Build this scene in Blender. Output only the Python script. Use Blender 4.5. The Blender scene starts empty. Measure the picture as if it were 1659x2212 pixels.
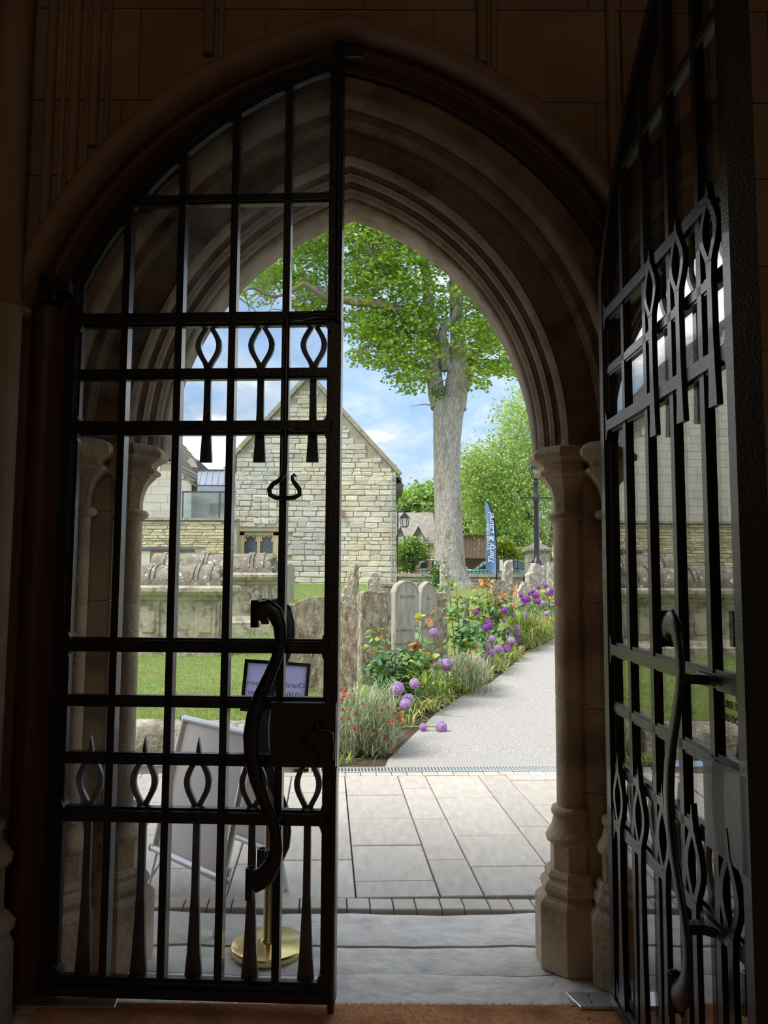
import bpy, bmesh, math, random
import numpy as np
from mathutils import Vector, Matrix
random.seed(7); np.random.seed(7)
PI = math.pi
S = bpy.context.scene
COL = S.collection

# ------------------------------------------------------------------ camera, sky, light, exposure
F_PX, PITCH, ROLL, CZ = 1650.0, math.radians(4.85), math.radians(0.3), 1.5
cam = bpy.data.cameras.new('camera')
cam.sensor_fit = 'VERTICAL'; cam.sensor_height = 36.0
cam.lens = 36.0 * F_PX / 2212.0
cam.clip_end = 2000; cam.clip_start = 0.02
camo = bpy.data.objects.new('camera', cam); COL.objects.link(camo)
camo.matrix_world = (Matrix.Translation((0, 0, CZ)) @ Matrix.Rotation(PI/2 + PITCH, 4, 'X') @ Matrix.Rotation(ROLL, 4, 'Z'))
S.camera = camo

S.view_settings.view_transform = 'Standard'
S.view_settings.look = 'None'
S.view_settings.gamma = 1.0
S.view_settings.use_curve_mapping = False
S.view_settings.exposure = 0.72
S.cycles.max_bounces = 7; S.cycles.diffuse_bounces = 4; S.cycles.glossy_bounces = 3
S.cycles.transparent_max_bounces = 24; S.cycles.transmission_bounces = 3
S.cycles.caustics_reflective = False; S.cycles.caustics_refractive = False
S.cycles.sample_clamp_indirect = 6.0
S.cycles.use_denoising = True

SKY_STRENGTH = 1.0
world = bpy.data.worlds.new('sky'); S.world = world; world.use_nodes = True
wn, wl = world.node_tree.nodes, world.node_tree.links
wn.clear()
w_out = wn.new('ShaderNodeOutputWorld'); w_bg = wn.new('ShaderNodeBackground')
w_tc = wn.new('ShaderNodeTexCoord'); w_map = wn.new('ShaderNodeMapping')
w_map.inputs['Scale'].default_value = (1.0, 1.0, 1.7)
w_map.inputs['Location'].default_value = (0.14, 1.45, 1.03)
w_n1 = wn.new('ShaderNodeTexNoise'); w_n1.inputs['Scale'].default_value = 3.4
w_n1.inputs['Detail'].default_value = 9; w_n1.inputs['Roughness'].default_value = 0.58
w_n1.inputs['Distortion'].default_value = 0.25
w_r1 = wn.new('ShaderNodeValToRGB')
e = w_r1.color_ramp.elements
e[0].position = 0.35; e[0].color = (0.24, 0.38, 0.60, 1)
e[1].position = 0.63; e[1].color = (2.1, 2.1, 2.1, 1)
m = e.new(0.44); m.color = (0.34, 0.48, 0.68, 1)
m = e.new(0.50); m.color = (0.50, 0.58, 0.68, 1)
m = e.new(0.55); m.color = (0.95, 0.97, 1.0, 1)
w_n2 = wn.new('ShaderNodeTexNoise'); w_n2.inputs['Scale'].default_value = 2.1
w_n2.inputs['Detail'].default_value = 5
w_r2 = wn.new('ShaderNodeValToRGB')
e = w_r2.color_ramp.elements
e[0].position = 0.36; e[0].color = (0.62, 0.66, 0.74, 1)
e[1].position = 0.56; e[1].color = (1, 1, 1, 1)
w_mx = wn.new('ShaderNodeMix'); w_mx.data_type = 'RGBA'; w_mx.blend_type = 'MULTIPLY'
w_mx.inputs[0].default_value = 0.75
wl.new(w_tc.outputs['Generated'], w_map.inputs['Vector'])
wl.new(w_map.outputs[0], w_n1.inputs['Vector']); wl.new(w_map.outputs[0], w_n2.inputs['Vector'])
wl.new(w_n1.outputs['Fac'], w_r1.inputs[0]); wl.new(w_n2.outputs['Fac'], w_r2.inputs[0])
wl.new(w_r1.outputs[0], w_mx.inputs[6]); wl.new(w_r2.outputs[0], w_mx.inputs[7])
wl.new(w_mx.outputs[2], w_bg.inputs['Color']); w_bg.inputs['Strength'].default_value = SKY_STRENGTH
wl.new(w_bg.outputs[0], w_out.inputs['Surface'])

sun = bpy.data.lights.new('sun', 'SUN'); sun.energy = 2.6; sun.angle = math.radians(25); sun.color = (1.0, 0.95, 0.86)
suno = bpy.data.objects.new('sun', sun); COL.objects.link(suno)
suno.rotation_euler = (math.radians(38), 0, math.radians(-66))   # high, from the left along the church wall

nave = bpy.data.lights.new('nave_fill', 'AREA'); nave.shape = 'RECTANGLE'; nave.size = 2.5; nave.size_y = 2.5  # unseen warm fill, added to brighten the dark interior stonework
nave.energy = 24.0; nave.color = (1.0, 0.74, 0.50)
naveo = bpy.data.objects.new('nave_fill', nave); COL.objects.link(naveo)
naveo.location = (0.9, -3.9, 4.1); naveo.rotation_euler = (math.radians(44), 0, math.radians(8))

# ------------------------------------------------------------------ photograph measurements -> points in the world
def ray(px, py):
    u = (px - 829.5) / F_PX; v = (1106 - py) / F_PX
    c, s = math.cos(ROLL), math.sin(ROLL)
    u2 = c*u - s*v; v2 = s*u + c*v
    return (u2, math.cos(PITCH) - v2*math.sin(PITCH), math.sin(PITCH) + v2*math.cos(PITCH))
def at(px, py, Y):
    d = ray(px, py); t = Y / d[1]
    return Vector((d[0]*t, Y, CZ + d[2]*t))
def floor_at(px, py, z=0.0):
    d = ray(px, py); t = (z - CZ) / d[2]
    return Vector((d[0]*t, d[1]*t, z))
def T(y):
    return float(np.interp(y, [0, 6.3, 9, 12, 15, 20, 26, 60], [0, 0, .03, .2, .45, .95, 1.2, 1.25]))
_EX = [(6.35, .02), (8.52, .59), (9.62, 1.01), (10.31, 1.43), (12.85, 2.39), (14.08, 3.09), (20, 5.4), (30, 9.5), (60, 22)]
def xe(y):                                  # left edge of the path
    return float(np.interp(y, [a for a, b in _EX], [b for a, b in _EX]))
def gz(x, y):                               # height of the churchyard ground
    d = xe(y) - x
    tl = max(T(y), .27) if y > 6.45 else 0
    k = min(1, max(0, (d - .8) / .5)); k = k*k*(3 - 2*k)
    return T(y)*(1 - k) + tl*k

# ------------------------------------------------------------------ materials
def rgb(c):
    return (c[0], c[1], c[2], 1)
MATS = {}
def M(name, c1, c2=None, scale=6, rough=.8, bump=.2, bscale=40, rnd=0.0, metal=0.0, spec=.3, c3=None, s3=12, t3=.62,
      w3=.06, stretch=(1, 1, 1), coat=0, bdist=.01, trans=0):
    m = bpy.data.materials.new(name); m.use_nodes = True
    n, l = m.node_tree.nodes, m.node_tree.links
    b = n['Principled BSDF']; b.inputs['Roughness'].default_value = rough; b.inputs['Metallic'].default_value = metal
    b.inputs['Specular IOR Level'].default_value = spec; b.inputs['Coat Weight'].default_value = coat
    geo = n.new('ShaderNodeNewGeometry'); mp = n.new('ShaderNodeMapping'); mp.inputs['Scale'].default_value = stretch
    l.new(geo.outputs['Position'], mp.inputs['Vector'])
    t = n.new('ShaderNodeTexNoise'); t.inputs['Scale'].default_value = scale; t.inputs['Detail'].default_value = 6
    t.inputs['Roughness'].default_value = .62
    l.new(mp.outputs[0], t.inputs['Vector'])
    r = n.new('ShaderNodeValToRGB'); r.color_ramp.elements[0].position = .34; r.color_ramp.elements[1].position = .66
    r.color_ramp.elements[0].color = rgb(c1); r.color_ramp.elements[1].color = rgb(c2 or c1)
    l.new(t.outputs['Fac'], r.inputs[0]); out = r.outputs[0]
    if c3:
        t3n = n.new('ShaderNodeTexNoise'); t3n.inputs['Scale'].default_value = s3; t3n.inputs['Detail'].default_value = 5
        l.new(mp.outputs[0], t3n.inputs['Vector'])
        r3 = n.new('ShaderNodeMapRange'); r3.inputs[1].default_value = t3 - w3; r3.inputs[2].default_value = t3 + w3
        l.new(t3n.outputs['Fac'], r3.inputs[0])
        mx = n.new('ShaderNodeMix'); mx.data_type = 'RGBA'; l.new(r3.outputs[0], mx.inputs[0])
        l.new(out, mx.inputs[6]); mx.inputs[7].default_value = rgb(c3); out = mx.outputs[2]
    if rnd:
        oi = n.new('ShaderNodeObjectInfo'); ad = n.new('ShaderNodeMath'); ad.operation = 'ADD'
        fr = n.new('ShaderNodeMath'); fr.operation = 'FRACT'
        l.new(oi.outputs['Random'], ad.inputs[0]); l.new(geo.outputs['Random Per Island'], ad.inputs[1]); l.new(ad.outputs[0], fr.inputs[0])
        hs = n.new('ShaderNodeHueSaturation')
        for k, (a, bb, src) in {'Value': (1 - rnd, 1 + rnd, 1), 'Saturation': (1 - rnd*.7, 1 + rnd*.7, 7.3), 'Hue': (.5 - rnd*.045, .5 + rnd*.045, 3.7)}.items():
            mu = n.new('ShaderNodeMath'); mu.operation = 'MULTIPLY'; mu.inputs[1].default_value = src; l.new(fr.outputs[0], mu.inputs[0])
            f2 = n.new('ShaderNodeMath'); f2.operation = 'FRACT'; l.new(mu.outputs[0], f2.inputs[0])
            mr = n.new('ShaderNodeMapRange'); mr.inputs[3].default_value = a; mr.inputs[4].default_value = bb
            l.new(f2.outputs[0], mr.inputs[0]); l.new(mr.outputs[0], hs.inputs[k])
        l.new(out, hs.inputs['Color']); out = hs.outputs[0]
    l.new(out, b.inputs['Base Color'])
    if bump:
        tb = n.new('ShaderNodeTexNoise'); tb.inputs['Scale'].default_value = bscale; tb.inputs['Detail'].default_value = 4
        l.new(mp.outputs[0], tb.inputs['Vector'])
        bp = n.new('ShaderNodeBump'); bp.inputs['Strength'].default_value = bump; bp.inputs['Distance'].default_value = bdist
        l.new(tb.outputs['Fac'], bp.inputs['Height']); l.new(bp.outputs[0], b.inputs['Normal'])
    if trans:                                # leaves and cloth let some light through
        tr = n.new('ShaderNodeBsdfTranslucent'); ms = n.new('ShaderNodeMixShader'); ms.inputs[0].default_value = trans
        l.new(out, tr.inputs[0]); l.new(b.outputs[0], ms.inputs[1]); l.new(tr.outputs[0], ms.inputs[2])
        l.new(ms.outputs[0], n['Material Output'].inputs[0])
    MATS[name] = m
    return m
def glass(name, tint=(1, 1, 1), base=.05, haze=.0, hazec=(.6, .62, .66)):
    m = bpy.data.materials.new(name); m.use_nodes = True
    n, l = m.node_tree.nodes, m.node_tree.links; n.clear()
    o = n.new('ShaderNodeOutputMaterial'); tr = n.new('ShaderNodeBsdfTransparent'); tr.inputs[0].default_value = rgb(tint)
    gl = n.new('ShaderNodeBsdfGlossy'); gl.inputs['Roughness'].default_value = .01
    lw = n.new('ShaderNodeLayerWeight'); lw.inputs[0].default_value = .5
    pw = n.new('ShaderNodeMath'); pw.operation = 'POWER'; pw.inputs[1].default_value = 4.0
    mr = n.new('ShaderNodeMapRange'); mr.inputs[3].default_value = base; mr.inputs[4].default_value = 1.0
    l.new(lw.outputs['Facing'], pw.inputs[0]); l.new(pw.outputs[0], mr.inputs[0])
    ms = n.new('ShaderNodeMixShader'); l.new(mr.outputs[0], ms.inputs[0]); l.new(tr.outputs[0], ms.inputs[1]); l.new(gl.outputs[0], ms.inputs[2])
    last = ms
    if haze:                                 # dust on the pane
        df = n.new('ShaderNodeBsdfTranslucent'); df.inputs[0].default_value = rgb(hazec)
        nz = n.new('ShaderNodeTexNoise'); nz.inputs['Scale'].default_value = 5; nz.inputs['Detail'].default_value = 8
        g = n.new('ShaderNodeNewGeometry'); l.new(g.outputs['Position'], nz.inputs['Vector'])
        m2 = n.new('ShaderNodeMapRange'); m2.inputs[1].default_value = .35; m2.inputs[2].default_value = .75; m2.inputs[4].default_value = haze
        l.new(nz.outputs['Fac'], m2.inputs[0])
        s2 = n.new('ShaderNodeMixShader'); l.new(m2.outputs[0], s2.inputs[0]); l.new(ms.outputs[0], s2.inputs[1]); l.new(df.outputs[0], s2.inputs[2])
        last = s2
    l.new(last.outputs[0], o.inputs[0])
    return m

m_iron = M('black_iron', (.006, .006, .008), (.010, .010, .013), 20, .36, .3, 130, spec=.55, bdist=.004, coat=.22)
m_timber = M('red_brown_timber', (.060, .028, .020), (.088, .041, .029), 9, .5, .15, 60, stretch=(6, 6, .6))
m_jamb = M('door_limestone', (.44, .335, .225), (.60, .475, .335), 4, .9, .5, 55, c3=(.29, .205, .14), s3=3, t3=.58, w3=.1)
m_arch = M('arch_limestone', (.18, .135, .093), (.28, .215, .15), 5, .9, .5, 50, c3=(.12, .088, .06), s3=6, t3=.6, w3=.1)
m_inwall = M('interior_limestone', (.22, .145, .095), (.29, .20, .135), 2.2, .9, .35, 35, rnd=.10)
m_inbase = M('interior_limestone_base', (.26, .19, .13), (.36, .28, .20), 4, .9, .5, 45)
m_mortar = M('lime_mortar', (.40, .35, .27), (.52, .47, .38), 3, .95, .3, 40)
m_mortar_dark = M('joint_soil', (.10, .085, .07), (.16, .14, .115), 12, .95, .3, 60)
m_thresh = M('threshold_stone', (.60, .57, .53), (.72, .69, .645), 3.5, .8, .6, 16, c3=(.48, .465, .44), s3=9, t3=.6, w3=.14, bdist=.02)
m_slab = M('paving_stone', (.45, .41, .365), (.55, .505, .46), 7, .85, .55, 24, rnd=.07, stretch=(3, 1, 1), c3=(.62, .58, .54), s3=9, t3=.72, w3=.02)
m_sett = M('sett_stone', (.47, .43, .385), (.57, .525, .475), 8, .85, .5, 30, rnd=.1)
m_path = M('resin_gravel', (.20, .185, .17), (.56, .53, .50), 95, .85, .7, 110, bdist=.004)
m_soil = M('bed_soil', (.055, .037, .025), (.11, .08, .055), 14, .95, .8, 40, bdist=.03)
m_lawn = M('lawn_ground', (.15, .22, .05), (.25, .31, .085), 5, .95, .6, 60, c3=(.22, .21, .09), s3=1.6, t3=.6, w3=.1, bdist=.03)
m_blade = M('grass_blade', (.26, .36, .075), (.42, .50, .15), 3, .7, 0, rnd=.35, trans=.3)
m_coir = M('coir', (.46, .21, .09), (.66, .33, .15), 40, .95, .6, 160, c3=(.26, .10, .04), s3=4, t3=.58, w3=.12)
m_coirf = M('coir_fibre', (.55, .26, .11), (.78, .42, .20), 30, .9, 0, rnd=.35)
m_steel = M('brushed_steel', (.72, .74, .78), (.80, .82, .86), 30, .42, .1, 120, metal=1, stretch=(1, 14, 1))
m_screw = M('screw_steel', (.25, .25, .27), None, 5, .35, 0, metal=1)
m_brass = M('polished_brass', (.72, .56, .24), (.80, .64, .30), 6, .22, .05, 30, metal=1)
m_alu = M('silver_aluminium', (.66, .66, .67), (.72, .72, .73), 6, .38, 0, metal=.7)
m_poster = M('blank_poster', (.80, .75, .76), (.84, .79, .80), 1.2, .35, .02, 8)
m_signface = M('sign_sheet', (.72, .70, .92), (.76, .74, .94), 2, .45, 0, trans=.75)
m_black = M('black_plastic', (.012, .012, .013), None, 5, .4, 0)
m_text = M('black_lettering', (.03, .03, .035), None, 5, .6, 0)
m_greytext = M('grey_lettering', (.07, .07, .10), None, 5, .6, 0)
m_white = M('white_print', (.85, .87, .9), None, 5, .6, 0)
m_grave = M('headstone_lichen', (.24, .21, .165), (.48, .44, .36), 11, .95, .8, 34, c3=(.72, .70, .65), s3=14, t3=.60, w3=.04, bdist=.015)
m_grave_b = M('headstone_brown', (.155, .125, .085), (.43, .375, .29), 9, .95, .9, 40, c3=(.50, .45, .33), s3=16, t3=.57, w3=.05, stretch=(1.6, 1.6, .7), bdist=.02)
m_grave_g = M('headstone_grey', (.30, .28, .24), (.45, .42, .37), 7, .9, .4, 40, stretch=(3, 3, .5), c3=(.30, .30, .22), s3=5, t3=.63, w3=.06)
m_tomb = M('tomb_stone', (.42, .37, .265), (.56, .515, .40), 5, .95, .7, 25, c3=(.28, .25, .19), s3=7, t3=.56, w3=.06, bdist=.02)
m_tombtop = M('tomb_top_stone', (.20, .17, .13), (.36, .32, .26), 7, .95, .9, 22, c3=(.70, .68, .63), s3=11, t3=.64, w3=.02, bdist=.03)
m_barn = M('barn_rubble', (.62, .54, .41), (.80, .73, .585), 1.6, .95, .5, 14, rnd=.16, c3=(.62, .595, .56), s3=.5, t3=.5, w3=.12, bdist=.03)
m_rubble = M('wall_rubble', (.60, .52, .35), (.76, .68, .48), 2, .95, .6, 12, rnd=.17, bdist=.03)
m_ashlar = M('ashlar', (.66, .61, .50), (.74, .69, .59), 1.5, .9, .15, 20, rnd=.05)
m_dress = M('dressed_stone', (.56, .45, .26), (.66, .56, .36), 4, .9, .3, 25)
m_cop = M('coping_stone', (.33, .30, .245), (.46, .43, .36), 3, .95, .5, 20, c3=(.40, .36, .16), s3=4, t3=.62)
m_slate = M('stone_slates', (.20, .175, .15), (.31, .28, .24), 3, .95, .5, 20, rnd=.2, c3=(.36, .29, .12), s3=1.5, t3=.66)
m_zinc = M('zinc', (.34, .37, .43), (.40, .43, .49), 2, .4, 0, metal=.4)
m_lead = M('lead', (.10, .11, .12), None, 4, .5, 0)
m_wood = M('oak_boards', (.50, .27, .10), (.62, .37, .16), 5, .6, .1, 30, stretch=(5, 5, .4), rnd=.08)
m_shed = M('weathered_boards', (.20, .135, .105), (.30, .215, .17), 5, .9, .3, 30, stretch=(6, 6, .5), rnd=.14)
m_bark = M('tree_bark', (.30, .27, .235), (.60, .56, .51), 7, .95, 1.0, 13, stretch=(2.4, 2.4, .8), c3=(.26, .25, .13), s3=1.6, t3=.62, w3=.1, bdist=.07)
m_branch = M('mossy_branch', (.15, .12, .09), (.27, .23, .17), 6, .95, .8, 15, c3=(.20, .19, .05), s3=2, t3=.52, w3=.1, bdist=.04)
m_leaf = M('sycamore_leaf', (.20, .36, .045), (.36, .50, .08), .5, .55, 0, rnd=.32, trans=.35)
m_birchleaf = M('birch_leaf', (.30, .46, .10), (.44, .58, .17), .6, .6, 0, rnd=.3, trans=.35)
m_darkleaf = M('dark_leaf', (.06, .16, .03), (.13, .26, .055), .5, .6, 0, rnd=.3, trans=.25)
m_bushleaf = M('bush_leaf', (.22, .38, .08), (.34, .48, .12), .8, .6, 0, rnd=.3, trans=.3)
m_rose = M('rose_leaf', (.13, .29, .11), (.24, .42, .18), 8, .38, 0, rnd=.35, trans=.22, spec=.5)
m_roseyoung = M('young_rose_leaf', (.30, .40, .05), (.40, .46, .08), 8, .4, 0, rnd=.3, trans=.3)
m_rosered = M('red_rose_shoot', (.38, .12, .045), (.50, .24, .08), 8, .45, 0, rnd=.3, trans=.25)
m_stem = M('green_stem', (.15, .22, .06), (.22, .28, .09), 6, .6, 0)
m_rosestem = M('rose_stem', (.10, .13, .05), (.20, .10, .05), 6, .6, 0)
m_silver = M('silver_foliage', (.27, .34, .19), (.46, .50, .33), 12, .75, 0, rnd=.3, trans=.2)
m_strap = M('strap_leaf', (.22, .38, .06), (.40, .50, .13), 5, .5, 0, rnd=.32, trans=.3)
m_straw = M('dying_leaf', (.50, .42, .14), (.62, .54, .24), 5, .6, 0, rnd=.25, trans=.3)
m_red = M('red_petal', (.42, .02, .025), (.55, .05, .04), 30, .6, 0, rnd=.25, trans=.15)
m_yellow = M('yellow_petal', (.80, .48, .04), None, 5, .6, 0)
m_allium = M('allium_lilac', (.44, .26, .56), (.62, .42, .70), 60, .6, 0, rnd=.2, trans=.15)
m_allium2 = M('allium_purple', (.26, .05, .36), (.40, .10, .50), 60, .6, 0, rnd=.2, trans=.15)
m_banner = M('blue_banner', (.20, .34, .58), (.24, .39, .63), 1, .6, 0, trans=.3)
m_carw = M('white_car_paint', (.72, .73, .74), None, 3, .25, 0, coat=.5, spec=.5)
m_cart = M('teal_car_paint', (.16, .34, .34), None, 3, .25, 0, coat=.5, spec=.5)
m_carglass = M('car_glass', (.03, .045, .05), None, 3, .08, 0, spec=.6)
m_rubber = M('tyre_rubber', (.015, .015, .016), None, 3, .8, 0)
m_cone = M('cone_orange', (.85, .16, .05), None, 3, .5, 0)
m_road = M('road', (.13, .13, .13), (.18, .18, .18), 8, .9, .2, 60)
m_lampglass = glass('lantern_glass', (.93, .95, .97), .12)
m_winglass = M('dark_leaded_glass', (.05, .06, .075), (.10, .12, .14), 3, .12, .1, 12, spec=.6)
m_cotglass = M('cottage_window_glass', (.30, .36, .42), None, 3, .1, 0, spec=.6)
m_whitewood = M('white_window_wood', (.72, .72, .70), None, 3, .6, 0)
m_pane = glass('gate_glass', (.97, .98, .98), .05, haze=.015)
m_pane_d = glass('dusty_gate_glass', (.95, .96, .97), .05, haze=.07)
m_pane_r = glass('open_gate_glass', (.80, .82, .82), .22)
m_balc = glass('balcony_glass', (.72, .82, .80), .12)
m_void = M('dark_room', (.03, .03, .03), None, 3, .9, 0)
m_mesh_g = M('galvanised_grating', (.52, .56, .58), (.60, .64, .66), 8, .45, 0, metal=.4)
m_moss = M('moss', (.16, .17, .03), (.25, .24, .06), 10, .95, .8, 40)
m_pinksign = M('salmon_board', (.72, .36, .25), None, 3, .6, 0)

# ------------------------------------------------------------------ building helpers
def setp(o, label=None, cat=None, group=None, kind=None):
    for k, v in (('label', label), ('category', cat), ('group', group), ('kind', kind)):
        if v: o[k] = v
    return o
def thing(name, loc, label, cat, group=None, rz=0):
    o = bpy.data.objects.new(name, None); COL.objects.link(o); o.empty_display_size = .1
    o.location = loc; o.rotation_euler = (0, 0, rz)
    return setp(o, label, cat, group)
def wmat(o):
    m = Matrix.Translation(o.location) @ o.rotation_euler.to_matrix().to_4x4() @ Matrix.Diagonal(o.scale.to_4d())
    return (wmat(o.parent) @ m) if o.parent else m
class MB:
    def __init__(s): s.v = []; s.f = []; s.sm = []
    def add(s, vs, fs, smooth=False):
        b = len(s.v); s.v += [tuple(p) for p in vs]
        for f in fs: s.f.append([b + i for i in f]); s.sm.append(smooth)
        return s
    def box(s, x0, x1, y0, y1, z0, z1):
        return s.add([(x0, y0, z0), (x1, y0, z0), (x1, y1, z0), (x0, y1, z0), (x0, y0, z1), (x1, y0, z1), (x1, y1, z1), (x0, y1, z1)],
                     [(0, 3, 2, 1), (4, 5, 6, 7), (0, 1, 5, 4), (1, 2, 6, 5), (2, 3, 7, 6), (3, 0, 4, 7)])
    def prism(s, pts, a, b, axis='y', bev=0):          # polygon pts extruded from a to b along an axis
        n = len(pts)
        def P(p, q):
            return {'y': (p[0], q, p[1]), 'z': (p[0], p[1], q), 'x': (q, p[0], p[1])}[axis]
        if bev:
            cx = sum(p[0] for p in pts)/n; cy = sum(p[1] for p in pts)/n
            w = max(abs(p[0]-cx) for p in pts); h = max(abs(p[1]-cy) for p in pts)
            inn = [(cx + (p[0]-cx)*(1-bev/w), cy + (p[1]-cy)*(1-bev/h)) for p in pts]
            sg = bev if b > a else -bev
            L = [(inn, a), (pts, a+sg), (pts, b-sg), (inn, b)]
        else: L = [(pts, a), (pts, b)]
        vs = [P(p, q) for ring, q in L for p in ring]
        fs = [tuple(range(n))[::-1], tuple(range((len(L)-1)*n, len(L)*n))]
        for k in range(len(L)-1):
            for i in range(n):
                j = (i+1) % n; fs.append((k*n+i, k*n+j, (k+1)*n+j, (k+1)*n+i))
        return s.add(vs, fs)
    def tube(s, pts, rad, n=8, cap=True, smooth=True, flat=1.0):
        pts = [Vector(p) for p in pts]; m = len(pts)
        if not isinstance(rad, (list, tuple)): rad = [rad]*m
        up = Vector((0, 0, 1)); vs = []; u = None
        for i, p in enumerate(pts):
            t = (pts[min(i+1, m-1)] - pts[max(i-1, 0)]).normalized()
            if u is None: u = t.orthogonal().normalized() if abs(t.dot(Vector((0, 1, 0)))) > .9 else t.cross(Vector((0, 1, 0))).normalized()
            u = (u - t*u.dot(t)).normalized(); w = t.cross(u)
            for k in range(n):
                a = 2*PI*k/n
                vs.append(p + u*math.cos(a)*rad[i] + w*math.sin(a)*rad[i]*flat)
        fs = [(i*n+k, i*n+(k+1) % n, (i+1)*n+(k+1) % n, (i+1)*n+k) for i in range(m-1) for k in range(n)]
        s.add(vs, fs, smooth)
        if cap: s.add([vs[k] for k in range(n)], [tuple(range(n))[::-1]]); s.add(vs[-n:], [tuple(range(n))])
        return s
    def lathe(s, prof, cx, cy, n=24, smooth=True, a0=0.0):     # prof: (radius, z)
        vs = [(cx + r*math.cos(a0 + 2*PI*k/n), cy + r*math.sin(a0 + 2*PI*k/n), z) for r, z in prof for k in range(n)]
        fs = [(i*n+k, i*n+(k+1) % n, (i+1)*n+(k+1) % n, (i+1)*n+k) for i in range(len(prof)-1) for k in range(n)]
        s.add(vs, fs, smooth)
        s.add(vs[:n], [tuple(range(n))[::-1]]); s.add(vs[-n:], [tuple(range(n))])
        return s
    def sphere(s, c, r, n=10, sq=(1, 1, 1)):
        prof = [(max(1e-4, math.sin(PI*i/(n//2+1))), -math.cos(PI*i/(n//2+1))) for i in range(n//2+2)]
        vs = [(c[0] + r*sq[0]*a*math.cos(2*PI*k/n), c[1] + r*sq[1]*a*math.sin(2*PI*k/n), c[2] + r*sq[2]*z) for a, z in prof for k in range(n)]
        return s.add(vs, [(i*n+k, i*n+(k+1) % n, (i+1)*n+(k+1) % n, (i+1)*n+k) for i in range(len(prof)-1) for k in range(n)], True)
    def strip(s, rows, smooth=True):                    # grid of rows of points
        n = len(rows[0]); vs = [p for r in rows for p in r]
        return s.add(vs, [(i*n+k, i*n+k+1, (i+1)*n+k+1, (i+1)*n+k) for i in range(len(rows)-1) for k in range(n-1)], smooth)
    def mirror_x(s):
        s.v = [(-x, y, z) for x, y, z in s.v]; s.f = [f[::-1] for f in s.f]; return s
    def build(s, name, mat, parent=None, local=False, label=None, kind=None, fix=True, cat=None, group=None):
        me = bpy.data.meshes.new(name); vs = s.v
        if parent is not None and not local:
            inv = wmat(parent).inverted(); vs = [tuple(inv @ Vector(p)) for p in vs]
        me.from_pydata(vs, [], s.f); me.polygons.foreach_set('use_smooth', s.sm)
        if fix and len(s.f) < 6000:
            bm = bmesh.new(); bm.from_mesh(me); bmesh.ops.recalc_face_normals(bm, faces=bm.faces); bm.to_mesh(me); bm.free()
        if mat: me.materials.append(mat)
        o = bpy.data.objects.new(name, me); COL.objects.link(o); o.parent = parent
        return setp(o, label, cat, group, kind)
def np_mesh(name, V, Fc, mat, parent=None, kind=None, label=None):     # fast mesh: V (n,3), Fc (m,k) equal-sized faces
    V = np.asarray(V, dtype=np.float32); Fc = np.asarray(Fc, dtype=np.int32)
    if parent is not None:
        inv = np.array(wmat(parent).inverted()); V = (V @ inv[:3, :3].T + inv[:3, 3]).astype(np.float32)
    me = bpy.data.meshes.new(name); k = Fc.shape[1]
    me.vertices.add(len(V)); me.vertices.foreach_set('co', V.ravel())
    me.loops.add(Fc.size); me.loops.foreach_set('vertex_index', Fc.ravel())
    me.polygons.add(len(Fc)); me.polygons.foreach_set('loop_start', np.arange(0, Fc.size, k, dtype=np.int32))
    me.update(calc_edges=True); me.materials.append(mat)
    o = bpy.data.objects.new(name, me); COL.objects.link(o); o.parent = parent
    return setp(o, label, None, None, kind)
def inst(src, name, parent, loc, rot=(0, 0, 0), scale=(1, 1, 1), mat=None):   # a copy sharing the mesh
    o = bpy.data.objects.new(name, src if isinstance(src, bpy.types.Mesh) else src.data); COL.objects.link(o)
    o.parent = parent; o.location = loc; o.rotation_euler = rot; o.scale = scale
    return o
# leaf outlines in the xy plane, base at the origin, length 1 along y
SYC = np.array([(0, 0), (.22, .12), (.52, .10), (.38, .36), (.56, .62), (.26, .60), (0, 1), (-.26, .60), (-.56, .62), (-.38, .36), (-.52, .10), (-.22, .12)], float)
OVAL = np.array([(0, 0), (.24, .25), (.30, .52), (.17, .80), (0, 1), (-.17, .80), (-.30, .52), (-.24, .25)], float)
DIAM = np.array([(0, 0), (.30, .42), (0, 1), (-.30, .42)], float)
BLADE = np.array([(-.06, 0), (.06, 0), (0, 1)], float)
def rand_frames(n, up=.4, droop=0.0):
    nrm = np.random.normal(size=(n, 3)); nrm /= np.linalg.norm(nrm, axis=1)[:, None]
    nrm[:, 2] = np.abs(nrm[:, 2]) + up; nrm /= np.linalg.norm(nrm, axis=1)[:, None]
    t = np.random.normal(size=(n, 3)); t[:, 2] -= droop
    t -= nrm*(t*nrm).sum(1)[:, None]; t /= np.linalg.norm(t, axis=1)[:, None]
    return t, np.cross(t, nrm), nrm
def leaf_mesh(name, P, size, shape, mat, parent, kind='stuff', up=.4, droop=0.0, curl=.12, var=.35):
    P = np.asarray(P, float); n = len(P); t, b, nr = rand_frames(n, up, droop)
    sz = size*(1 + var*(np.random.rand(n)*2 - 1)); k = len(shape)
    loc = shape[None, :, :]*sz[:, None, None]
    V = P[:, None, :] + loc[:, :, 0:1]*b[:, None, :] + loc[:, :, 1:2]*t[:, None, :] - (curl*sz[:, None, None]*(shape[None, :, 1:2]**2 + .8*np.abs(shape[None, :, 0:1])))*nr[:, None, :]
    return np_mesh(name, V.reshape(-1, 3), np.arange(n*k).reshape(n, k), mat, parent, kind)

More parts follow.
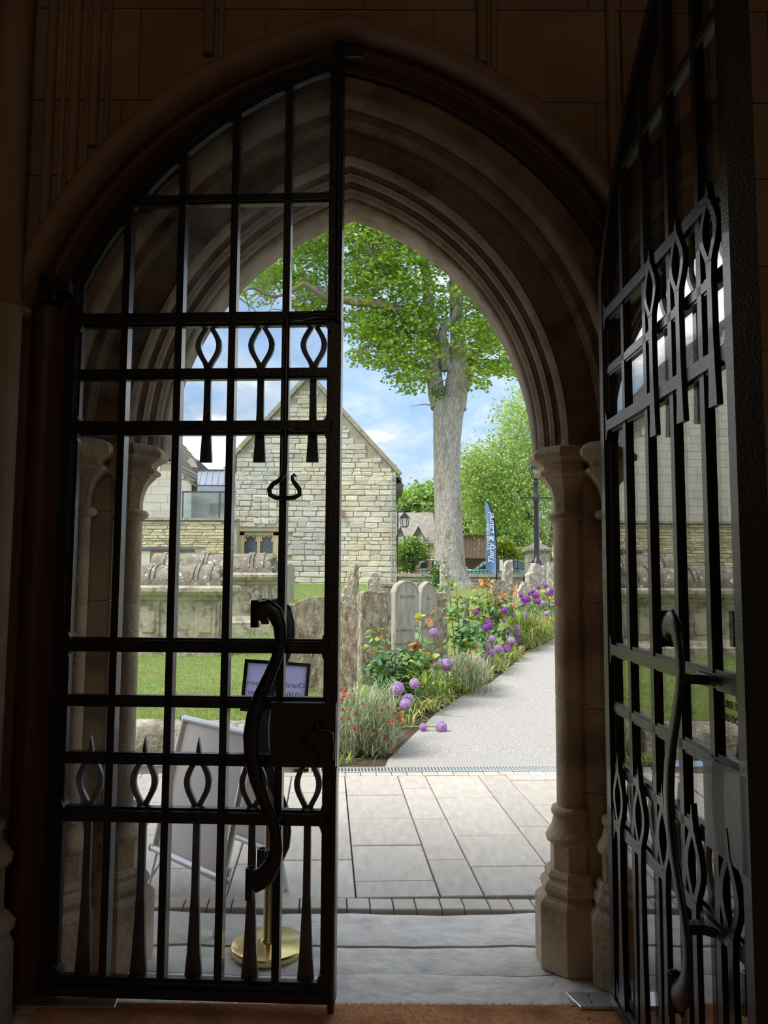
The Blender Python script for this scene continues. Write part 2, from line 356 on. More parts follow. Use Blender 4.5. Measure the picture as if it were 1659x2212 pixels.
# unit stones with worn edges, shared by every rubble wall (unit size 1 x 1 x 1, front at -y)
STONES = []
for k in range(14):
    def j(a): return a*(random.random() - .5)
    c = [(-.5, -.5), (.5, -.5), (.5, .5), (-.5, .5)]
    c = [(x + j(.06), z + j(.14)) for x, z in c]
    mid = []
    for i in range(4):
        a, b2 = c[i], c[(i+1) % 4]; mid += [a, ((a[0]+b2[0])/2 + j(.03), (a[1]+b2[1])/2 + j(.1))]
    # cut corners
    ring = [(x*.97 if i % 2 == 0 else x, z*.93 if i % 2 == 0 else z) for i, (x, z) in enumerate(mid)]
    inn = [(x*.90, z*.74) for x, z in ring]; nn = len(ring)
    vs = [(x, .5, z) for x, z in ring] + [(x, -.3, z) for x, z in ring] + [(x, -.5 + j(.2), z) for x, z in inn]
    fs = [tuple(range(2*nn, 3*nn))]
    for L in (0, 1):
        for i in range(nn): fs.append((L*nn+i, L*nn+(i+1) % nn, (L+1)*nn+(i+1) % nn, (L+1)*nn+i))
    me = bpy.data.meshes.new('stone'); me.from_pydata(vs, [], [f[::-1] for f in fs])
    bm = bmesh.new(); bm.from_mesh(me); bmesh.ops.recalc_face_normals(bm, faces=bm.faces); bm.to_mesh(me); bm.free()
    STONES.append((me, np.array(vs), fs))
def stone_set(mat):
    out = []
    for me, vs, fs in STONES:
        q = me.copy(); q.materials.clear(); q.materials.append(mat); out.append((q, vs, fs))
    return out
def rubble(parent, Yf, x0, x1, z0, z1, mat, keep, hmin, hmax, lmin, lmax, depth=.12, limit=300, gap=.014, name='stone', proud=.02, rank=None):
    ss = stone_set(mat); L = []
    z = z0
    while z < z1:
        h = random.uniform(hmin, hmax); x = x0 - random.random()*lmax
        while x < x1:
            w = random.uniform(lmin, lmax)*(1.25 if h > (hmin+hmax)/2 else .9)
            xl_, xr_ = max(x, x0), min(x + w, x1); x += w
            if xr_ - xl_ < .08: continue
            w = xr_ - xl_; cx, cz = (xl_ + xr_)/2, z + h/2
            if keep(cx, cz, w, h): L.append((cx, cz, w - gap, h - gap, random.randrange(len(ss)), random.uniform(-proud, proud*.4)))
        z += h
    L.sort(key=(lambda s: -s[2]*s[3]) if rank is None else rank)
    pl = wmat(parent).inverted()
    for cx, cz, w, h, k, o in L[:limit]:
        inst(ss[k][0], name, parent, pl @ Vector((cx, Yf + depth/2 + o, cz)), (0, random.uniform(-.02, .02), 0), (w, depth, h))
    rest = MB()
    for cx, cz, w, h, k, o in L[limit:]:
        rest.add([(cx + v[0]*w, Yf + depth/2 + o + v[1]*depth, cz + v[2]*h) for v in ss[k][1]], ss[k][2])
    if rest.v: rest.build('far_' + name + 's', mat, parent, kind='stuff')

# ------------------------------------------------------------------ the doorway: arch rings and jambs
AX = -0.15                                   # middle of the doorway
ZS = 2.03                                    # springing of the arch
def arc_params(half, apex):
    h = apex - ZS; R = (half*half + h*h)/(2*half)
    return R, R - half                       # radius, offset of the centre beyond the axis
def ring_pts(half, apex, n=26, z0=None, jamb=None):
    """right-hand half of a pointed arch from z0 up to the apex, as (offset from axis, z)"""
    R, c = arc_params(half, apex)
    pts = []; th0 = 0.0
    if jamb is not None and jamb < half:
        th0 = math.acos(min(1, (jamb + c)/R))
    zk = ZS + R*math.sin(th0); hj = R*math.cos(th0) - c
    if z0 is not None and z0 < zk - 1e-6:
        for k in range(4): pts.append((hj, z0 + (zk - z0)*k/4))
    th1 = math.acos(c/R)
    for k in range(n+1):
        th = th0 + (th1 - th0)*k/n; pts.append((R*math.cos(th) - c, ZS + R*math.sin(th)))
    return pts
def sweep(prof, n=26, z0=None, mb=None):
    """prof: list of (Y, half, apex[, jamb]); makes both sides of the arch"""
    mb = mb or MB()
    for sg in (1, -1):
        rows = []
        for p in prof:
            r = ring_pts(p[1], p[2], n, z0, p[3] if len(p) > 3 else None)
            rows.append([(AX + sg*x, p[0], z) for x, z in r])
        mb.strip(rows if sg > 0 else rows[::-1], True)
    return mb

front = bpy.data.objects.new('wall_front', None); COL.objects.link(front); front['kind'] = 'structure'
# carved orders of the arch, inside to outside
roll = lambda a, b, out, k=4: [(a[0] + (b[0]-a[0])*t, a[1] + (b[1]-a[1])*t - out*math.sin(PI*t), a[2] + (b[2]-a[2])*t - out*math.sin(PI*t)) for t in [i/k for i in range(k+1)]]
prof_in = [(2.872, 1.30, 3.62), (2.875, 1.095, 3.425)] + roll((2.880, 1.078, 3.412), (2.955, 1.058, 3.390), .010)
prof_in += [(2.957, 1.050, 3.380), (2.964, 1.046, 3.378), (2.966, 1.030, 3.362), (2.972, 1.022, 3.355)] + roll((2.978, 1.022, 3.357), (3.012, 1.010, 3.344), .010)
prof_in += [(3.014, 1.000, 3.340), (3.034, .990, 3.338)]
prof_mid = [(3.034, .990, 3.338), (3.036, .980, 3.330), (3.050, .962, 3.314), (3.058, .940, 3.293), (3.056, .915, 3.268), (3.046, .897, 3.252), (3.044, .895, 3.250)]
prof_out = roll((3.046, .893, 3.250), (3.110, .878, 3.236), .007) + [(3.112, .872, 3.230), (3.120, .868, 3.226), (3.121, .856, 3.213)]
prof_out += roll((3.128, .860, 3.220), (3.178, .848, 3.206), .010) + [(3.180, .840, 3.198), (3.190, .836, 3.194), (3.192, .826, 3.182)]
prof_out += roll((3.198, .828, 3.184), (3.250, .814, 3.170), .008) + [(3.255, .806, 3.160), (3.30, .806, 3.160), (3.52, .84, 3.19), (3.52, 1.3, 3.62)]
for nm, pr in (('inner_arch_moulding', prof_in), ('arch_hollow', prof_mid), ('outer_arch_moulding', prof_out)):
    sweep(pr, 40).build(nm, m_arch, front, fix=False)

def jamb_strip(plan, z0, z1, off=0.0):
    mb = MB()
    for sg in (1, -1):
        rows = [[(AX + sg*(h - off), y - off*.6, z0 + (z1-z0)*k) for k in (0, 1)] for h, y in plan]
        mb.strip(rows if sg < 0 else rows[::-1], False)
    return mb
PLAN = [(1.20, 2.874), (1.125, 2.874), (1.125, 3.02), (1.06, 3.03), (1.035, 3.045), (.958, 3.075), (.950, 3.095), (.985, 3.115), (.99, 3.20), (.96, 3.24), (1.05, 3.33), (1.05, 3.52), (1.3, 3.52)]
# jamb stones, coursed, with thin joints between them
zc = [0.0, .33, .66, .985, 1.40, 1.755, ZS]
for a, b in zip(zc[:-1], zc[1:]):
    jamb_strip(PLAN, a + .002, b - .002).build('jamb_stone', m_jamb, front, fix=False)
jamb_strip([(h + .006, y + .003) for h, y in PLAN], 0, ZS).build('jamb_core', m_mortar, front, fix=False)
band = MB()
for z0, z1, o in ((1.905, 1.935, .035), (1.935, 1.965, .015), (1.965, 2.03, .05)):
    mb = jamb_strip(PLAN[2:-2], z0, z1, o); band.add(mb.v, mb.f)
    for sg in (1, -1):
        for z in (z0, z1):
            r0 = [(AX + sg*(h - o), y - o*.6, z) for h, y in PLAN[2:-2]]; r1 = [(AX + sg*(h + .05), y + .05, z) for h, y in PLAN[2:-2]]
            band.strip([r0, r1], False)
band.build('impost_band', m_jamb, front)
plinth = jamb_strip(PLAN[2:-2], 0, .26, .03)
for sg in (1, -1):
    r0 = [(AX + sg*(h - .03), y - .018, .26) for h, y in PLAN[2:-2]]; r1 = [(AX + sg*(h + .02), y + .02, .31) for h, y in PLAN[2:-2]]
    plinth.strip([r0, r1], False)
plinth.build('jamb_plinth', m_jamb, front)

def shaft_order(cx, cy, r, k, cap=True, mat=m_jamb, zt=ZS, dz=0.0):
    """one attached shaft: plinth, base, shaft drums, neck ring and capital; k scales the spread of base and capital"""
    o8 = PI/8
    MB().lathe([(.150*k, 0), (.150*k, .235), (.142*k, .25), (.118*k, .268)], cx, cy, 8, False, o8).build('plinth', mat, front)
    MB().lathe([(.112*k, .262), (.124*k, .275), (.130*k, .292), (.124*k, .310), (.108*k, .325), (.112*k, .340), (.100*k, .358)], cx, cy, 8, False, o8).build('base_moulding', mat, front)
    MB().lathe([(.086*k, .350), (.086*k, .462)], cx, cy, 8, False, o8).build('base_drum', mat, front)
    MB().lathe([(.086*k, .455), (.100*k, .462), (.103*k, .478), (.096*k, .492), (.082*k, .512), (.074*k, .54), (.070*k, .558), (.078*k, .562), (.081*k, .574), (.076*k, .588), (r, .594)], cx, cy, 28).build('base_bell', mat, front)
    top = 1.75 + dz
    cuts = [.59, 1.02, 1.385, top]
    for a, b in zip(cuts[:-1], cuts[1:]):
        MB().lathe([(r - .003, a), (r, a + .004), (r, b - .004), (r - .003, b)], cx, cy, 28).build('shaft_drum', mat, front)
    MB().lathe([(r, top - .022), (r + .018, top - .014), (r + .026, top), (r + .018, top + .014), (r, top + .02)], cx, cy, 28).build('neck_ring', mat, front)
    if cap:
        MB().lathe([(r, top + .015), (r, top + .05), (r + .006, top + .085), (r + .018, top + .118), (r + .040, top + .145), (r + .047, top + .150),
                    (r + .050, top + .158), (r + .066, top + .164), (r + .070, top + .176), (r + .060, top + .184), (r + .050, top + .19), (r + .056, top + .206),
                    (r + .076, top + .218), (r + .084, top + .221), (r + .090, top + .226), (r + .098, top + .23), (r + .100, top + .25), (r + .078, top + .275), (r + .06, top + .282)], cx, cy, 8, False, o8).build('capital', mat, front)
for sg in (1, -1):
    shaft_order(AX + sg*.906, 3.145, .057, 1.0)
    shaft_order(AX + sg*1.062, 3.005, .052, .90)

# interior face of the wall, coursed ashlar round the arch
WY = 2.76
HJ = 1.19                                    # half width of the inside opening below the kink
hood_R, hood_c = arc_params(1.262, 3.57)
core = MB()
for sg in (1, -1):
    r = ring_pts(1.30, 3.61, 30, 0.0, HJ + .02)
    inner = [(AX + sg*x, WY + .01, z) for x, z in r]
    outer = [(AX + sg*4.2, WY + .01, z) if z < 3.2 else (AX + sg*4.2*(1 - (z - 3.2)/(r[-1][1] - 3.2)), WY + .01, 4.5) for x, z in r]
    for i in range(len(outer)):
        if r[i][1] < 3.2: outer[i] = (AX + sg*4.2, WY + .01, r[i][1]*4.5/3.2)
    core.strip([inner, outer] if sg < 0 else [outer, inner], False)
core.build('interior_wall_core', m_inwall, front)
def arch_half(z):                            # half width of the inside opening at a height
    R, c = arc_params(1.30, 3.61)
    if z >= 3.61: return 0.0
    x = math.sqrt(max(0, R*R - (max(z, ZS) - ZS)**2)) - c
    return max(0.0, min(HJ + .03, x) if z < 2.62 else x)
zz = 0.0; row = 0
while zz < 4.4:
    h = [.34, .30, .37, .32][row % 4]; x = -4.1 + (row % 2)*.25
    while x < 3.9:
        w = random.uniform(.42, .72)
        L, Rr = x + .002 - AX, x + w - .002 - AX; z0, z1 = zz + .002, zz + h - .002
        poly = [(L, z0), (Rr, z0), (Rr, z1), (L, z1)]
        res = []
        # clip the block by the arch on either side
        for sg in (1, -1):
            pl = [(p[0]*sg, p[1]) for p in poly]
            pl = [(max(0.0, p[0]), p[1]) for p in pl]
            if max(p[0] for p in pl) <= 0: continue
            n2 = 7; z_s = [z0 + (z1 - z0)*k/n2 for k in range(n2+1)]
            xl, xr = min(p[0] for p in pl), max(p[0] for p in pl)
            lefts = [max(xl, arch_half(z)) for z in z_s]
            pts = [(a, z) for a, z in zip(lefts, z_s) if a < xr - 1e-4]
            if len(pts) < 2 or max(xr - a for a, z in pts) < .03: continue
            poly2 = [(xr, pts[0][1])] + [(xr, pts[-1][1])] + pts[::-1]
            MB().prism([(AX + sg*p[0], p[1]) for p in poly2], WY, WY + .03, 'y').build('wall_block', m_inwall, front)
        x += w
    zz += h; row += 1
# moulded inner edge of the opening and the shafts that stand on the wall
sweep([(2.762, 1.335, 3.645, 1.225), (2.735, 1.325, 3.635, 1.215), (2.725, 1.300, 3.612, 1.20), (2.735, 1.280, 3.592, 1.19), (2.765, 1.268, 3.575, 1.185), (2.80, 1.262, 3.566, 1.182), (2.88, 1.26, 3.564, 1.18)], 34, 0.0).build('inner_hood_moulding', m_inwall, front, fix=False)
for px, py in ((447, 185), (1043, 205), (700, 40), (845, 60)):
    a = at(px, py, 2.74)
    if px in (447, 1043):
        MB().tube([(a.x, 2.752, a.z + .13), (a.x, 2.752, 4.45)], .022, 10).tube([(a.x + .045, 2.757, a.z + .11), (a.x + .045, 2.757, 4.45)], .012, 8).build('wall_shaft', m_inwall, front)
for px, py in ((88, 560), (146, 470), (192, 390), (1330, 470)):
    a = at(px, py, 2.74); a.z += .14
    MB().tube([(a.x, 2.755, a.z), (a.x, 2.755, 4.45)], .02, 8).tube([(a.x + .05, 2.756, a.z + .03), (a.x + .05, 2.756, 4.45)], .010, 8).build('wall_shaft', m_inwall, front)
for sg in (1, -1):                           # the big engaged shaft beside the door frame, inside
    cx, cy = AX + sg*1.225, 2.655
    o8 = PI/8
    MB().lathe([(.142, 0), (.140, .10), (.136, .26), (.118, .30)], cx, cy, 8, False, o8).build('plinth', m_inbase, front)
    MB().lathe([(.12, .29), (.138, .31), (.14, .335), (.12, .36), (.10, .375)], cx, cy, 8, False, o8).build('base_moulding', m_inbase, front)
    MB().lathe([(.10, .37), (.10, .52)], cx, cy, 8, False, o8).build('base_drum', m_inbase, front)
    MB().lathe([(.10, .515), (.122, .53), (.125, .55), (.11, .575), (.09, .60), (.088, .63), (.096, .64), (.096, .66), (.075, .67)], cx, cy, 24).build('base_bell', m_inbase, front)
    MB().lathe([(.074, .66), (.074, 2.45)], cx, cy, 24).build('shaft_drum', m_inbase, front)
    MB().lathe([(.074, 2.43), (.092, 2.445), (.096, 2.46), (.074, 2.475), (.06, 2.50), (.06, 4.45)], cx - sg*-.01, cy + .04, 24).build('wall_shaft', m_inwall, front)
# body of the wall seen from outside, nave walls, ceiling and floor
outer = MB()
for sg in (1, -1):
    r = ring_pts(1.28, 3.60, 24, 0.0, 1.28)
    outer.strip([[(AX + sg*x, 3.519, z) for x, z in r], [(AX + sg*(8.0 if i < len(r)-1 else 0.0), 3.519, 4.0 if i == len(r)-1 else z*1.11) for i, (x, z) in enumerate(r)]], False)
outer.build('outside_wall_face', m_rubble, front)
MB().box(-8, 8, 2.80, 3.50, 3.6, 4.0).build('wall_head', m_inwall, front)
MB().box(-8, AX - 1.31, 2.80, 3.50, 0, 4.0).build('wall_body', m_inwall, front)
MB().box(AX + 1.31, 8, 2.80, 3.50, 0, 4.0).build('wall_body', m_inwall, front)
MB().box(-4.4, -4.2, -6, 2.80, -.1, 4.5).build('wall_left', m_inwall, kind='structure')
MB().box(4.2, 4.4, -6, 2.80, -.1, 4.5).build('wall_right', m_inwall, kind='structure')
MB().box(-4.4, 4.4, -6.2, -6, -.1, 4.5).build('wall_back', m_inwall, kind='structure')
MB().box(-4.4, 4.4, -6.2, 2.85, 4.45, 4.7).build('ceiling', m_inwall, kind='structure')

# timber lining frame the gates hang in
frame = bpy.data.objects.new('trim_1', None); COL.objects.link(frame); frame['kind'] = 'structure'
sweep([(2.88, 1.255, 3.558, 1.178), (2.80, 1.255, 3.558, 1.178), (2.80, 1.206, 3.518, 1.095), (2.838, 1.206, 3.518, 1.095), (2.838, 1.166, 3.478, 1.055), (2.872, 1.166, 3.478, 1.055), (2.88, 1.30, 3.6, 1.2)], 36, 0.0).build('door_lining', m_timber, frame, fix=False)
for sg in (1, -1):                           # top pivots and their plates
    mb = MB().box(AX + sg*1.11 - .03, AX + sg*1.11 + .03, 2.76, 2.83, 2.52, 2.62).box(AX + sg*1.06 - .03, AX + sg*1.06 + .03, 2.77, 2.82, 2.555, 2.60)
    mb.build('pivot_block', m_iron, frame)
mb = MB().prism([(AX - .05, 3.50), (AX - .05, 3.545), (AX + .06, 3.545), (AX + .06, 3.50)], 2.785, 2.80, 'y'); mb.build('bolt_keeper', m_iron, frame)
for dx in (-.04, .05): MB().lathe([(.004, 0), (.004, .004)], AX + dx, 0, 8).build('screw', m_screw, frame).location = (0, 2.78, 3.52)

# ------------------------------------------------------------------ the two glazed iron gates
GW = 1.048
ARC_C, ARC_Z, ARC_R = 1.497, 1.938, 1.640
VB = [.226, .433, .636, .838]
HR = [(2.935, .024), (2.465, .038), (2.255, .026), (2.05, .038), (1.248, .036), (1.046, .026), (.842, .026), (.645, .038)]
def arc_z(u, R=ARC_R):
    d = R*R - (u - ARC_C)**2
    return ARC_Z + math.sqrt(max(0, d))
def gate(name, loc, rz, mir, label, panemat, panemat_d):
    root = thing(name, loc, label, 'gate', None, rz)
    def B(mb, nm, mat, parent=root, **k):
        if mir: mb.mirror_x()
        return mb.build(nm, mat, parent, local=True, **k)
    D0, D1 = -.030, .030
    B(MB().box(.0, .040, D0, D1, .03, arc_z(0) + .0).box(.040, .058, -.014, .014, .08, arc_z(.05) - .04), 'hinge_stile', m_iron)
    B(MB().box(1.010, GW, D0 - .004, D1 + .004, .03, arc_z(GW) + .03).box(.994, 1.010, -.014, .014, .08, arc_z(1.0) - .05).tube([(1.036, -.045, .01), (1.036, -.045, .80)], .012, 10), 'meeting_stile', m_iron)
    n = 30; us = [GW*k/n for k in range(n+1)]
    rows = []
    for (y, dr) in ((D0, 0), (D1, 0), (D1, -.040), (.014, -.040), (.014, -.056), (-.014, -.056), (-.014, -.040), (D0, -.040), (D0, 0)):
        rr = []
        for u in us:
            a = math.atan2(arc_z(u) - ARC_Z, u - ARC_C); rr.append((ARC_C + (ARC_R + dr)*math.cos(a), y, ARC_Z + (ARC_R + dr)*math.sin(a)))
        rr = [(min(max(p[0], 0), GW), p[1], p[2]) for p in rr]
        rows.append(rr)
    B(MB().strip(rows, False), 'arched_rail', m_iron)
    B(MB().box(0, GW, D0 - .004, D1 + .004, .028, .060).box(.03, 1.02, -.022, .022, .060, .078).box(.03, 1.02, -.012, .012, .078, .088), 'bottom_rail', m_iron)
    for z, h in HR:
        u0 = .03
        if arc_z(.03) - .03 < z: u0 = ARC_C - math.sqrt((ARC_R - .04)**2 - (z - ARC_Z)**2)
        lock = z in (1.046, .842)
        d = .034 if h > .03 else .026
        mb = MB().box(u0, 1.02, -d, d - .008, z - h/2, z + h/2).box(u0, 1.02, -.014, .014, z - h/2 - .008, z + h/2 + .008)
        B(mb, 'rail', m_iron)
        if h > .03:                          # cusped cleats where the main rails meet the stiles
            for (ub, sg) in ((.038, 1), (1.012, -1)):
                for s2 in (1, -1):
                    if ub < .1 and arc_z(.05) - .06 < z + .06 and s2 > 0: continue
                    zb = z + s2*h/2
                    pts = [(ub, zb), (ub + sg*.030, zb), (ub + sg*.022, zb + s2*.012), (ub + sg*.018, zb + s2*.026), (ub + sg*.010, zb + s2*.034), (ub, zb + s2*.040)]
                    B(MB().prism(pts, -.026, .026, 'y'), 'cleat', m_iron)
    for ub, sg in ((.038, 1), (1.012, -1)):
        pts = [(ub, .07), (ub + sg*.040, .07), (ub + sg*.030, .088), (ub + sg*.024, .112), (ub + sg*.010, .126), (ub, .132)]
        B(MB().prism(pts, -.026, .026, 'y'), 'cleat', m_iron)
    for u in VB:
        B(MB().box(u - .0135, u + .0135, -.026, .018, .075, arc_z(u) - .02), 'bar', m_iron)
    # spear bars with an open eye, on the outer side of the glass
    def spear(u, ztip, ztop, zeye0, zjoin, zfoot, wf):
        mb = MB(); y0, y1 = .020, .036
        mb.prism([(u - .012, ztop), (u + .012, ztop), (u + .006, ztop + (ztip-ztop)*.5), (u, ztip), (u - .006, ztop + (ztip-ztop)*.5)], y0, y1, 'y')
        for sg in (1, -1):
            o, i = [], []
            for k in range(13):
                t = k/12; z = ztop + (zjoin - ztop)*t
                c = .006 + .034*math.sin(PI*min(1, t*1.02))**1.25 if t < .97 else .006
                hw = .0105
                o.append((u + sg*(c + hw), z)); i.append((u + sg*max(0.0, c - hw), z))
            q = o + i[::-1]
            for a in range(12):
                mb.prism([o[a], o[a+1], i[a+1], i[a]], y0, y1, 'y')
        zs = [zjoin + .006, zjoin - .05, (zjoin + zfoot)/2, zfoot + .08, zfoot]; ws = [.017, .0125, .0135, wf*.78, wf]
        for a in range(4):
            mb.prism([(u - ws[a], zs[a]), (u + ws[a], zs[a]), (u + ws[a+1], zs[a+1]), (u - ws[a+1], zs[a+1])], y0, y1, 'y')
        B(mb, 'spear', m_iron)
    for u in (.535, .738, .938): spear(u, 2.505, 2.452, 2.40, 2.292, 1.925, .0235)
    for u in (.135, .336, .535, .738, .938): spear(u, .912, .842, .80, .662, .082, .030)
    # panes, one per opening, cut to the arch at the top
    zs = [.070] + [z for z, h in HR[::-1]] + [3.6]; uu = [.03] + VB + [1.02]
    for i in range(len(uu)-1):
        for k in range(len(zs)-1):
            ua, ub, za, zb = uu[i], uu[i+1], zs[k], zs[k+1]
            top = [(ua + (ub-ua)*q/6, min(zb, arc_z(ua + (ub-ua)*q/6, ARC_R - .03))) for q in range(7)]
            top = [p for p in top if p[1] > za + .005]
            if len(top) < 2: continue
            if i == 4 and abs(za - .842) < .01: continue        # the lock fills this opening
            pts = [(top[0][0], za), (top[-1][0], za)] + top[::-1]
            B(MB().prism(pts, -.001, .004, 'y'), 'pane', panemat_d if (za > 2.2 and i >= 2) or (k == 1 and i < 2) else panemat)
    # lock case, knob and scrolled lever
    lk = B(MB().box(.815, 1.046, -.066, .034, .835, 1.055).box(.822, 1.04, -.072, -.066, .842, 1.048), 'lock_case', m_iron)
    B(MB().lathe([(.010, 0), (.010, .012), (.015, .018), (.013, .028), (.002, .03)], 0, 0, 14), 'knob', m_iron, lk)
    kb = lk.children[-1]; kb.location = ((-1 if mir else 1)*.985, -.072, .982); kb.rotation_euler = (PI/2, 0, 0)
    B(MB().tube([(.94, -.085, .955), (.965, -.09, .966), (1.02, -.09, .966), (1.036, -.088, .955), (1.038, -.086, .90), (1.036, -.08, .865)], .006, 8)
      .tube([(.94, -.085, .955), (.932, -.085, .935), (.945, -.085, .91), (.975, -.085, .885), (.992, -.083, .86), (.985, -.08, .845), (.97, -.08, .848)], .005, 8), 'lever', m_iron, lk)
    # long S-shaped pull handles on both faces
    path = [(.762, 1.366), (.782, 1.378), (.804, 1.386), (.828, 1.370), (.846, 1.325), (.850, 1.270), (.838, 1.215), (.812, 1.150), (.782, 1.085), (.760, 1.015), (.750, .945), (.754, .870), (.772, .795), (.800, .725), (.826, .670), (.842, .620), (.846, .565), (.836, .515), (.815, .480), (.790, .460), (.766, .450)]
    wid = [.037, .037, .035, .030, .024, .020, .020, .022, .024, .026, .027, .026, .024, .022, .020, .020, .022, .028, .034, .037, .038]
    for nm, yo in (('inner_handle', -.088), ('outer_handle', .098)):
        h = B(MB().tube([(u, yo, z) for u, z in path], wid, 12, True, True, .42), nm, m_iron)
        for zc2, zc3 in ((1.415, 1.320), (.50, .395)):
            cu = .758
            pts = [(cu - .014, -.012), (cu - .014, .012), (cu + .004, .020), (cu + .012, .012), (cu + .012, .008), (cu + .002, .013), (cu - .008, .008), (cu - .008, -.008), (cu + .002, -.013), (cu + .012, -.008), (cu + .012, -.012), (cu + .004, -.020)]
            B(MB().prism([(a, yo + b) for a, b in pts], zc3, zc2, 'z'), 'scroll_end', m_iron, h)
        for zb in (1.248, .645):
            s = 1 if yo > 0 else -1
            B(MB().prism([(.775, s*.034), (.905, s*.034), (.872, s*.040), (.856, s*.060), (.856, yo), (.826, yo), (.826, s*.060), (.808, s*.040)], zb - .012, zb + .012, 'z'), 'bracket', m_iron, h)
    return root, B
gl, Bl = gate('iron_gate', (-1.207, 2.850, 0), math.atan2(-.05, 1.046), False, 'black iron glazed gate leaf closed on the left, seen from inside', m_pane, m_pane_d)
gr, Br = gate('iron_gate', (.832, 2.800, 0), math.radians(91.0), True, 'black iron glazed gate leaf swung open inwards on the right, reflecting the churchyard', m_pane_r, m_pane_r)
# bolt rod with its heart-shaped pull on the closed leaf
rod = MB().tube([(.848, -.050, 2.45), (.848, -.050, 1.90), (.846, -.050, 1.875), (.832, -.050, 1.85), (.806, -.050, 1.835), (.792, -.050, 1.815), (.796, -.050, 1.795), (.815, -.050, 1.785), (.85, -.050, 1.782), (.885, -.050, 1.785), (.904, -.050, 1.796), (.903, -.050, 1.815), (.890, -.050, 1.832), (.878, -.050, 1.848), (.876, -.050, 1.862), (.883, -.050, 1.870), (.889, -.050, 1.862)],
                [.0105]*3 + [.009]*10 + [.007, .006, .005, .004], 10)
latch = rod.build('bolt_pull', m_iron, gl, local=True)
MB().box(.825, .871, -.062, -.034, 2.035, 2.065).box(.80, .90, -.040, -.034, 2.042, 2.058).build('guide_plate', m_iron, latch, local=True)
MB().tube([(.848, -.05, 2.46), (.90, -.052, 2.452), (.95, -.048, 2.468), (1.03, -.045, 2.465)], [.012, .012, .014, .016], 10).tube([(1.036, -.047, 2.44), (1.036, -.047, 3.53)], .012, 10).build('top_bolt', m_iron, gl, local=True)
MB().box(.026 + 1.0, 1.05, -.064, -.03, .79, .83).build('bolt_guide', m_iron, gl, local=True)
def text(name, body, size, mat, parent, loc, rot, sx=1, align='CENTER', label=None, ext=.0004, space=1.0, shear=0):
    c = bpy.data.curves.new(name, 'FONT'); c.body = body; c.size = size; c.align_x = align; c.extrude = ext; c.space_line = space; c.shear = shear
    c.materials.append(mat); tmp = bpy.data.objects.new(name, c); COL.objects.link(tmp)
    me = bpy.data.meshes.new_from_object(tmp.evaluated_get(bpy.context.evaluated_depsgraph_get())); bpy.data.objects.remove(tmp)
    o = bpy.data.objects.new(name, me); COL.objects.link(o)
    o.parent = parent; o.location = loc; o.rotation_euler = rot; o.scale = (sx, 1, 1)
    return setp(o, label)
text('notice_lettering', 'PLEASE SHUT\nTHIS DOOR', .026, m_text, gr, (-.925, .0055, 1.185), (PI/2, 0, PI), 1, space=1.25)

# ------------------------------------------------------------------ floor, mat, threshold, plates, paving
MB().box(-4.5, 4.5, -6.3, 2.785, -.20, -.012).build('floor', m_thresh, kind='structure')
mat_t = thing('coir_mat', (0, 2.2, -.012), 'orange-brown coir mat filling the church floor inside the gates', 'mat')
MB().box(-1.20, .92, .3, 2.828, -.012, -.001).build('mat_base', m_coir, mat_t)
n = 42000; P = np.c_[np.random.uniform(-1.30, 1.02, n), 2.835 - np.random.rand(n)**1.6*1.2, np.full(n, -.003)]
t = np.c_[np.random.normal(0, .5, n), np.random.normal(0, .5, n), np.ones(n)]; t /= np.linalg.norm(t, axis=1)[:, None]
b = np.cross(t, np.random.normal(size=(n, 3))); b /= np.linalg.norm(b, axis=1)[:, None]
hh = np.random.uniform(.004, .011, n)[:, None]
V = np.stack([P - b*.0008, P + b*.0008, P + t*hh], 1)
np_mesh('coir_fibres', V.reshape(-1, 3), np.arange(3*n).reshape(n, 3), m_coirf, mat_t, 'stuff')

pave = bpy.data.objects.new('pavement', None); COL.objects.link(pave); pave['kind'] = 'structure'
MB().box(-9, 9, 2.79, 6.35, -.25, -.035).build('paving_bed', m_mortar_dark, pave)
# worn threshold stones, with wavy edges
def wavy(x0, x1, y, a, seed):
    rs = random.Random(seed); n = 26
    return [(x0 + (x1-x0)*k/n, y + a*(math.sin(k*.9 + seed) + rs.uniform(-1, 1))*.5) for k in range(n+1)]
e0 = wavy(-1.75, 1.75, 2.800, .004, 1); e1 = wavy(-1.75, 1.75, 3.055, .012, 2); e2 = wavy(-1.75, 1.75, 3.280, .010, 3); e3 = wavy(-1.75, 1.75, 3.585, .006, 4)
for i, (a, b2, zt) in enumerate(((e0, e1, -.004), (e1, e2, -.007), (e2, e3, -.004))):
    g = .007; rows = []
    K = 8
    for q in range(K+1):
        f = q/K; r = []
        for (xa, ya), (xb, yb) in zip(a, b2):
            y = (ya + g) + ((yb - g) - (ya + g))*f
            z = zt - .010*math.sin(PI*min(1, max(0, (xa + .9)/1.7)))*(.6 if i else .3) + .0035*math.sin(7*xa + 13*y) + .002*math.sin(23*xa - 9*y) - (.005 if q in (0, K) else 0)
            r.append((xa, y, z))
        rows.append(r)
    mb = MB().strip(rows, True)
    for r in (rows[0], rows[-1]): mb.strip([r, [(x, y, z - .05) for x, y, z in r]], False)
    mb.build('threshold_stone', m_thresh, pave, fix=False)
